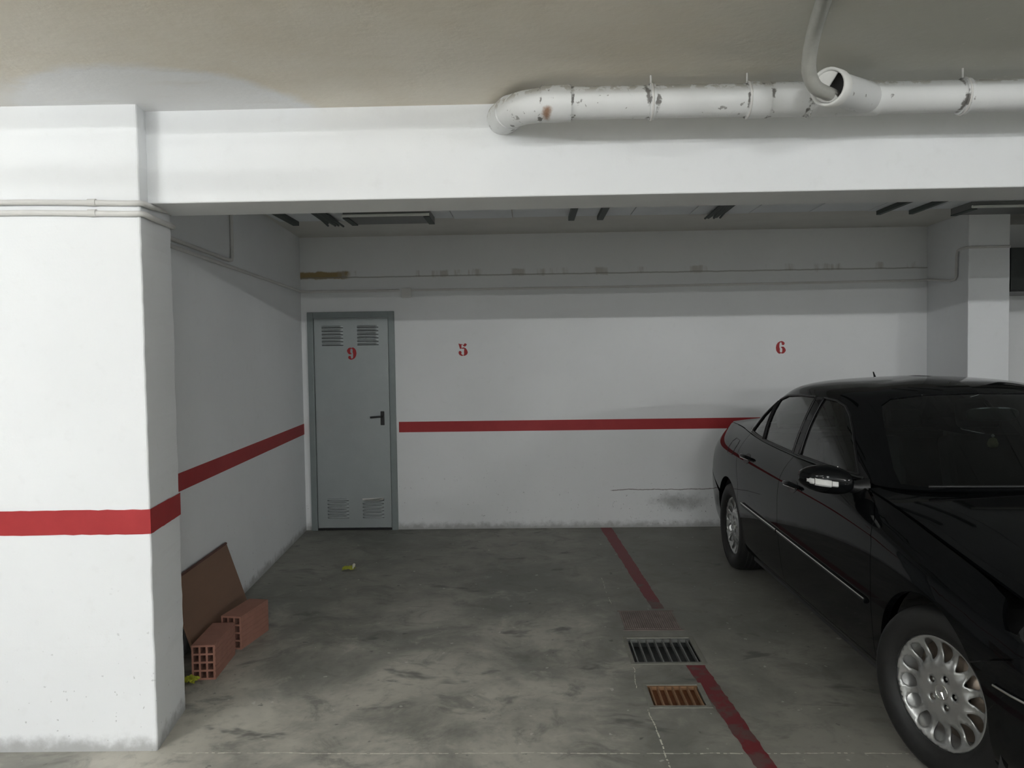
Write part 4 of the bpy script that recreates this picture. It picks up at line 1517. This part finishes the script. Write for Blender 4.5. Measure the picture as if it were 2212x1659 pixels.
# seals round the side glass, black B-pillar cover, belt moulding
for nm, w_ in (('window_seal', win_f), ('window_seal', win_r), ('window_seal', win_q)):
    r_ = resample(w_, 0.03)
    MB().tube(on_gl(r_ + r_[:1], 0.001), 0.0065, 6).build(nm, 'black_plastic', car)
MB().tube(on_gl(resample([(0.86, 0.997), (1.64, 1.000), (2.3, 1.017), (2.72, 1.036)], 0.05, False), 0.004), 0.0065, 8).build('belt_moulding', 'dark_line', car)
MB().tube(on_gl(resample([(2.35, 1.019), (2.725, 1.038), (2.695, 1.075)], 0.03, False), 0.007), 0.0028, 6).build('chrome_moulding', 'chrome', car)
for sgn in (1, -1):
    p = [tuple((a[0], a[1] * sgn, a[2])) for a in on_gl([(1.655, 1.012), (1.728, 1.012), (1.735, 1.18), (1.74, 1.346), (1.66, 1.346), (1.65, 1.18)], 0.002)]
    mesh('pillar_cover', p, [(0, 1, 2, 5), (5, 2, 3, 4)] if sgn > 0 else [(5, 2, 1, 0), (4, 3, 2, 5)], 'black_plastic', car)

# filler between the body shoulder and the foot of the pillars
gu_ = np.linspace(2.0, 7.6, 120)
ge = GL.ev(gu_, np.zeros(120))
ge = ge[np.argsort(ge[:, 0])]
xx_ = np.linspace(0.78, 2.99, 40)
uu_ = np.array([SIDE.inv([[x, top_line(x) - .001]], AX, side_sel)[0][0] for x in xx_])
se = SIDE.ev(uu_, np.full(40, SIDE.V))
for sgn in (1, -1):
    v = []
    for x, p in zip(xx_, se):
        v += [(p[0], p[1] * sgn, p[2] - .001), (x, np.interp(x, ge[:, 0], ge[:, 1]) * sgn, np.interp(x, ge[:, 0], ge[:, 2]) + .001)]
    mesh('pillar_foot', v, [(2 * i, 2 * i + 2, 2 * i + 3, 2 * i + 1) for i in range(39)], 'paint', car, True)

# rubbing strips with bright inlay
for x0, x1, z0, z1, par in ((0.475, 1.655, 0.524, 0.559, front_door), (1.675, 2.42, 0.560, 0.577, rear_door)):
    ln = [(x0 + (x1 - x0) * i / 16, z0 + (z1 - z0) * i / 16) for i in range(17)]
    MB().tube(on_side([(a, c - 0.010) for a, c in ln], 0.002), 0.012, 8).build('rub_strip', 'paint', par)
    MB().tube(on_side(ln, 0.010), 0.0042, 8).build('bright_inlay', 'chrome', par)
ln = [(3.24 + .05 * i, 0.578 + .008 * i) for i in range(9)]
MB().tube(on_side([(-0.40, 0.515), (-0.47, 0.510), (-0.55, 0.505), (-0.63, 0.502)], 0.006), 0.0048, 8).build('bumper_inlay', 'chrome', car)

# door handles: a bowl, a loop with a bright edge
for x, z, par in ((1.46, 0.862, front_door), (2.40, 0.893, rear_door)):
    c = Vector(on_side([(x, z)], 0.0)[0])
    bowl = [(c.x + 0.072 * math.cos(a), z - 0.006 + 0.034 * math.sin(a)) for a in np.linspace(0, 2 * math.pi, 25)[:-1]]
    pv = on_side(bowl, 0.0012)
    cc_ = on_side([(x, z - .006)], 0.001)[0]
    mesh('handle_recess', pv + [cc_], [(i, (i + 1) % 24, 24) for i in range(24)], 'black_plastic', par)
    pts = []
    for k_ in range(13):
        t_ = k_ / 12
        xx = x - 0.115 + 0.23 * t_
        base = on_side([(xx, z + 0.004 - .006 * t_)], 0.004 + 0.034 * math.sin(math.pi * t_) ** 0.6)[0]
        pts.append(base)
    MB().tube(pts, [0.008 + 0.007 * math.sin(math.pi * i / 12) for i in range(13)], 10).build('door_handle', 'paint', par)
    MB().tube([(p[0], p[1] + .004, p[2] - 0.014) for p in pts[1:-1]], 0.0035, 8).build('handle_trim', 'chrome', par)

# fuel flap outline on the rear quarter
fl_ = [(2.79, 0.862), (2.93, 0.862), (2.965, 0.895), (2.965, 0.945), (2.93, 0.972), (2.80, 0.968), (2.775, 0.945), (2.775, 0.885)]
r_ = resample(fl_, 0.02)
MB().tube(on_side(r_ + r_[:1], -0.0004), 0.0022, 6).build('fuel_flap_gap', 'black_plastic', quarter)

# --- door mirror with clear side repeater
def blob(c, rad, e1=2.6, n=20, m=12, squash=None):
    v, f = [], []
    for j in range(m + 1):
        ph = -math.pi / 2 + math.pi * j / m
        for i in range(n):
            th = 2 * math.pi * i / n
            sgp = lambda s_, p_: math.copysign(abs(s_) ** p_, s_)
            x = sgp(math.cos(ph), 2 / e1) * sgp(math.cos(th), 2 / e1)
            y = sgp(math.cos(ph), 2 / e1) * sgp(math.sin(th), 2 / e1)
            z = sgp(math.sin(ph), 2 / e1)
            p = Vector((c[0] + rad[0] * x, c[1] + rad[1] * y, c[2] + rad[2] * z))
            if squash:
                p = squash(p)
            v.append(p)
    for j in range(m):
        for i in range(n):
            f.append((j * n + i, j * n + (i + 1) % n, (j + 1) * n + (i + 1) % n, (j + 1) * n + i))
    return v, f


for sgn in (1, -1):
    mc = (0.80, 0.962, 1.008)

    def sq(p):
        q = Vector(p)
        t_ = (q.y - mc[1]) / 0.115
        q.z = mc[2] + (q.z - mc[2]) * (1.0 - 0.16 * max(0, t_)) + 0.010 * t_ - 0.006 * abs(t_)
        q.x += 0.045 * t_ * abs(t_)
        if q.x > mc[0] + 0.055:
            q.x = mc[0] + 0.055
        q.y *= sgn
        return q

    v, f = blob(mc, (0.075, 0.115, 0.070), 2.4, 28, 16, sq)
    mir = mesh('door_mirror', v, f if sgn > 0 else [t_[::-1] for t_ in f], 'paint', car, True)
    b = MB()
    b.tube([(0.79, 0.76 * sgn, 0.965), (0.80, 0.82 * sgn, 0.965), (0.81, 0.87 * sgn, 0.975)], [0.045, 0.032, 0.028], 10)
    b.build('mirror_foot', 'black_plastic', mir)
    if sgn > 0:
        # lens bar let into the front face, in three facets
        segs = [(1.058, 1.032, .015), (1.030, 0.960, .0185), (0.958, 0.930, .0155)]
        for (ya, yb, hh) in segs:
            vs_ = []
            for yy in np.linspace(ya, yb, 5):
                t_ = (yy - mc[1]) / 0.115
                q_ = max(0.02, 1 - abs(t_) ** 2.4)
                xf = mc[0] - 0.075 * q_ ** (1 / 2.4) + 0.045 * t_ * abs(t_)
                hz = hh if ya < 1.05 or yy < 1.05 else hh * .6
                zc_ = 0.996 + 0.013 * t_
                for zz, dx in ((-hz, 0.004), (-hz * .6, -0.003), (hz * .6, -0.003), (hz, 0.004)):
                    vs_.append((xf + dx, yy, zc_ + zz))
            fs_ = [(i * 4 + j, i * 4 + j + 1, (i + 1) * 4 + j + 1, (i + 1) * 4 + j) for i in range(4) for j in range(3)]
            mesh('mirror_indicator', vs_, fs_, 'lens', mir)
    gm = [(mc[0] + 0.0555, (mc[1] + dy) * sgn, mc[2] + dz) for dy, dz in ((-.09, -.045), (.085, -.04), (.09, .035), (-.085, .05))]
    mesh('mirror_glass', gm, [(0, 1, 2, 3)], 'chrome', mir)
    # triangular mirror base panel in the corner of the side window
    tp = [tuple((a[0], a[1] * sgn, a[2])) for a in on_gl([(0.80, 0.992), (0.935, 1.006), (1.02, 1.088), (0.93, 1.05)], 0.004)]
    mesh('mirror_base', tp, [(0, 1, 2, 3)], 'black_plastic', mir)

# --- wheels
def wheel_parts(cx, cy, steer, sgn):
    e = bpy.data.objects.new('wheel', None)
    C.objects.link(e)
    e.parent = car
    # local frame: Z = outward axis
    rot = Matrix.Rotation(math.radians(-90 * sgn), 4, 'X')
    e.matrix_local = Matrix.Translation((cx, cy * sgn, 0.322)) @ Matrix.Rotation(steer, 4, 'Z') @ rot
    prof = [(0.205, -0.10), (0.235, -0.105), (0.285, -0.108), (0.306, -0.100), (0.318, -0.080), (0.3215, -0.045), (0.3215, 0.045), (0.318, 0.072), (0.308, 0.093), (0.290, 0.103), (0.262, 0.106), (0.240, 0.102), (0.224, 0.094), (0.212, 0.082)]
    b = MB().revolve(prof, None, 72)
    ty = b.build('tyre', 'rubber', e)
    b = MB()
    for z in (-0.05, -0.018, 0.018, 0.05):
        b.revolve([(0.3222, z - .004), (0.3222, z + .004)], None, 72)
    b.build('tread_groove', 'wheel_dark', e)
    return e


def wheel_face():
    """pressed disc with fourteen oval slots, five bolt wells and a raised ring"""
    holes = []
    for k in range(14):
        a = 2 * math.pi * (k + .5) / 14
        L = []
        for t_ in np.linspace(0, 2 * math.pi, 19)[:-1]:
            rr = 0.1570 + 0.0385 * math.cos(t_)
            tw = 0.0245 * (rr / 0.158) * math.sin(t_) * (1.0 + .15 * math.cos(t_))
            L.append((rr * math.cos(a) - tw * math.sin(a), rr * math.sin(a) + tw * math.cos(a)))
        holes.append(L)
    for k in range(5):
        a = 2 * math.pi * k / 5 + math.pi / 2
        holes.append([(0.057 * math.cos(a) + 0.0125 * math.cos(t_), 0.057 * math.sin(a) + 0.0125 * math.sin(t_)) for t_ in np.linspace(0, 2 * math.pi, 15)[:-1]])
    outer = [(0.2145 * math.cos(t_), 0.2145 * math.sin(t_)) for t_ in np.linspace(0, 2 * math.pi, 97)[:-1]]
    vs, tr = triangulate(outer, holes, 0.011)
    r_ = np.hypot(vs[:, 0], vs[:, 1])
    # profile of the dished face: hub, dome edge, slot ring falling back, rim lip
    z = np.interp(r_, [0, .03, .05, .075, .10, .118, .135, .16, .185, .197, .205, .211, .2145], [.066, .066, .064, .066, .067, .063, .056, .054, .062, .070, .079, .080, .074])
    ang = np.arctan2(vs[:, 1], vs[:, 0])
    flute = np.cos(ang * 14) * 0.0045 * np.exp(-((r_ - .128) / .022) ** 2)
    z = z + flute * -1
    me = bpy.data.meshes.new('wheel_face')
    me.from_pydata([(float(a), float(c), float(zz)) for (a, c), zz in zip(vs, z)], [], [t_ if area([tuple(vs[i]) for i in t_]) > 0 else t_[::-1] for t_ in tr])
    me.update()
    me.polygons.foreach_set('use_smooth', [True] * len(me.polygons))
    me.materials.append(MAT['alloy'])
    return me


WF = wheel_face()
star = MB()
for k in range(3):
    a = math.pi / 2 + 2 * math.pi * k / 3
    d_ = Vector((math.cos(a), math.sin(a), 0))
    s_ = Vector((-math.sin(a), math.cos(a), 0))
    star.add([d_ * .027 + Vector((0, 0, .0675)), s_ * .0042 + Vector((0, 0, .0665)), -s_ * .0042 + Vector((0, 0, .0665)), Vector((0, 0, .0715))], [(0, 1, 3), (0, 3, 2)])
star.revolve([(0.0265, 0.066), (0.0275, 0.069), (0.0295, 0.069), (0.0305, 0.066)], None, 40)
for (cx, steer, sgn) in ((0.0, 0.306, 1), (0.0, 0.306, -1), (2.854, 0.0, 1), (2.854, 0.0, -1)):
    e = wheel_parts(cx, 0.775, steer if sgn > 0 else -0.25, sgn)
    rim = bpy.data.objects.new('wheel_rim', WF)
    C.objects.link(rim)
    rim.parent = e
    rim.rotation_euler = (0, 0, 0.35 if cx == 0 else 0.1)
    so_ = rim.modifiers.new('thick', 'SOLIDIFY')
    so_.thickness = 0.006
    so_.offset = -1
    MB().revolve([(0.2135, 0.078), (0.216, 0.079), (0.2165, 0.060), (0.195, 0.045), (0.190, -0.09)], None, 64).build('rim_barrel', 'alloy', e)
    MB().revolve([(0.0001, 0.012), (0.14, 0.012), (0.143, 0.0), (0.19, -0.02)], None, 48).build('brake_disc', 'disc', e)
    MB().revolve([(0.0001, 0.03), (0.075, 0.03), (0.08, 0.01)], None, 32).build('hub', 'wheel_dark', e)
    sr = star.build('hub_emblem', 'chrome', e)
    sr.rotation_euler = (0, 0, 0.5)
    for k in range(5):
        a = 2 * math.pi * k / 5 + math.pi / 2 + (0.35 if cx == 0 else .1)
        MB().revolve([(0.0001, 0.058), (0.007, 0.058), (0.008, 0.045)], Matrix.Translation((0.057 * math.cos(a), 0.057 * math.sin(a), 0)), 6).build('wheel_bolt', 'steel_bright', e)
    MB().tube([(0.150, -0.150, 0.055), (0.1525, -0.153, 0.088)], 0.004, 8).build('valve', 'black_plastic', e)

# wheel wells, floor pan and inside of the car
for c in (ARF, ARR):
    for sgn in (1, -1):
        b = MB()
        pts = [(c[0] + 0.385 * math.cos(a), c[1] + 0.385 * math.sin(a)) for a in np.linspace(math.radians(-18), math.radians(198), 26)]
        v = []
        for (px, pz) in pts:
            v += [(px, 0.835 * sgn, pz), (px, 0.52 * sgn, pz)]
        b.add(v, [(2 * i, 2 * i + 1, 2 * i + 3, 2 * i + 2) for i in range(25)])
        b.add([(px, 0.52 * sgn, pz) for px, pz in pts], [tuple(range(26))])
        b.build('wheel_well', 'wheel_dark', car)
MB().box(-0.78, 3.85, -0.50, 0.50, 0.17, 0.24).box(0.42, 2.44, -0.82, 0.82, 0.17, 0.24).build('floor_pan', 'wheel_dark', car)
MB().box(0.50, 0.95, -0.70, 0.70, 0.55, 0.93).build('dashboard', 'black_plastic', car, bevel=0.05)
for sgn in (1, -1):
    t_ = MB().box(1.15, 1.68, 0.37 * sgn - .25, 0.37 * sgn + .25, 0.38, 0.55)
    seat = t_.build('front_seat', 'seat', car, bevel=0.05)
    Mb = Matrix.Translation((1.66, 0.37 * sgn, 0.50)) @ Matrix.Rotation(math.radians(14), 4, 'Y')
    MB().box(-0.06, 0.07, -0.25, 0.25, 0, 0.62, Mb).build('seat_backrest', 'seat', seat, bevel=0.045)
    MB().box(-0.05, 0.05, -0.13, 0.13, 0.66, 0.84, Mb).build('headrest', 'seat', seat, bevel=0.035)
rs_ = MB().box(2.15, 2.65, -0.64, 0.64, 0.36, 0.55).build('rear_seat', 'seat', car, bevel=0.05)
Mb = Matrix.Translation((2.62, 0, 0.5)) @ Matrix.Rotation(math.radians(20), 4, 'Y')
MB().box(-0.06, 0.08, -0.64, 0.64, 0, 0.58, Mb).build('seat_backrest', 'seat', rs_, bevel=0.045)
for y in (-0.40, 0.40):
    MB().box(-0.04, 0.04, -0.13 + y, 0.13 + y, 0.58, 0.72, Mb).build('headrest', 'seat', rs_, bevel=0.03)
MB().box(2.70, 3.10, -0.62, 0.62, 0.98, 1.03).build('parcel_shelf', 'seat', car)
Ms = Matrix.Translation((1.08, -0.37, 0.84)) @ Matrix.Rotation(math.radians(-65), 4, 'Y')
ring = [Ms @ Vector((0.185 * math.cos(a), 0.185 * math.sin(a), 0)) for a in np.linspace(0, 2 * math.pi, 33)]
sw = MB().tube(ring, 0.015, 8)
sw.box(-0.05, 0.05, -0.18, 0.18, -0.02, 0.02, Ms)
sw.build('steering_wheel', 'black_plastic', car)
v, f = blob((1.075, 0.0, 1.285), (0.022, 0.135, 0.036), 3.0, 20, 10)
rv = mesh('rear_view_mirror', v, f, 'mirror', car, True)
MB().tube([(1.06, 0, 1.30), (1.13, 0, 1.345)], 0.011, 8).build('mirror_stem', 'black_plastic', rv)
# wipers in the scuttle
for y0, y1 in ((-0.55, 0.02), (0.05, 0.58)):
    pts = []
    for t_ in np.linspace(0, 1, 8):
        y = y0 + (y1 - y0) * t_
        xw = 0.50 + 0.10 * (abs(y) / .65) ** 2
        pts.append((xw, y, 1.012 - 0.012 * (abs(y) / .65) ** 2))
    MB().tube(pts, 0.007, 6).build('wiper', 'black_plastic', car)
# roof aerial
ua, va = GL.inv([[2.42, 0.0]], [0, 1], lambda g: g[:, 2] > 1.39)
ap = GL.ev(ua, va)[0]
MB().tube([tuple(ap + np.array([-.02, 0, -.005])), tuple(ap + np.array([.02, 0, 0.05]))], [0.010, 0.004], 8).build('aerial', 'black_plastic', car)

# ornament hanging from the mirror (hangs in the car, so a thing of its own)
ow = car.matrix_world @ Vector((1.07, 0.0, 1.165))
orn = thing('hanging_ornament', 'small straw-coloured ornament hanging behind the windscreen', 'ornament', tuple(ow))
b = MB().revolve([(0.0001, -0.055), (0.022, -0.050), (0.026, -0.030), (0.018, -0.008), (0.006, 0.0), (0.0001, 0.002)], None, 14)
b.build('ornament_body', 'gold', orn)
MB().revolve([(0.0001, 0.0), (0.008, 0.006), (0.0085, 0.012), (0.0001, 0.020)], None, 10).build('ornament_bead', 'inner_white', orn)
MB().tube([(0, 0, 0.018), (0, 0, 0.095)], 0.0012, 5).build('ornament_cord', 'wheel_dark', orn)
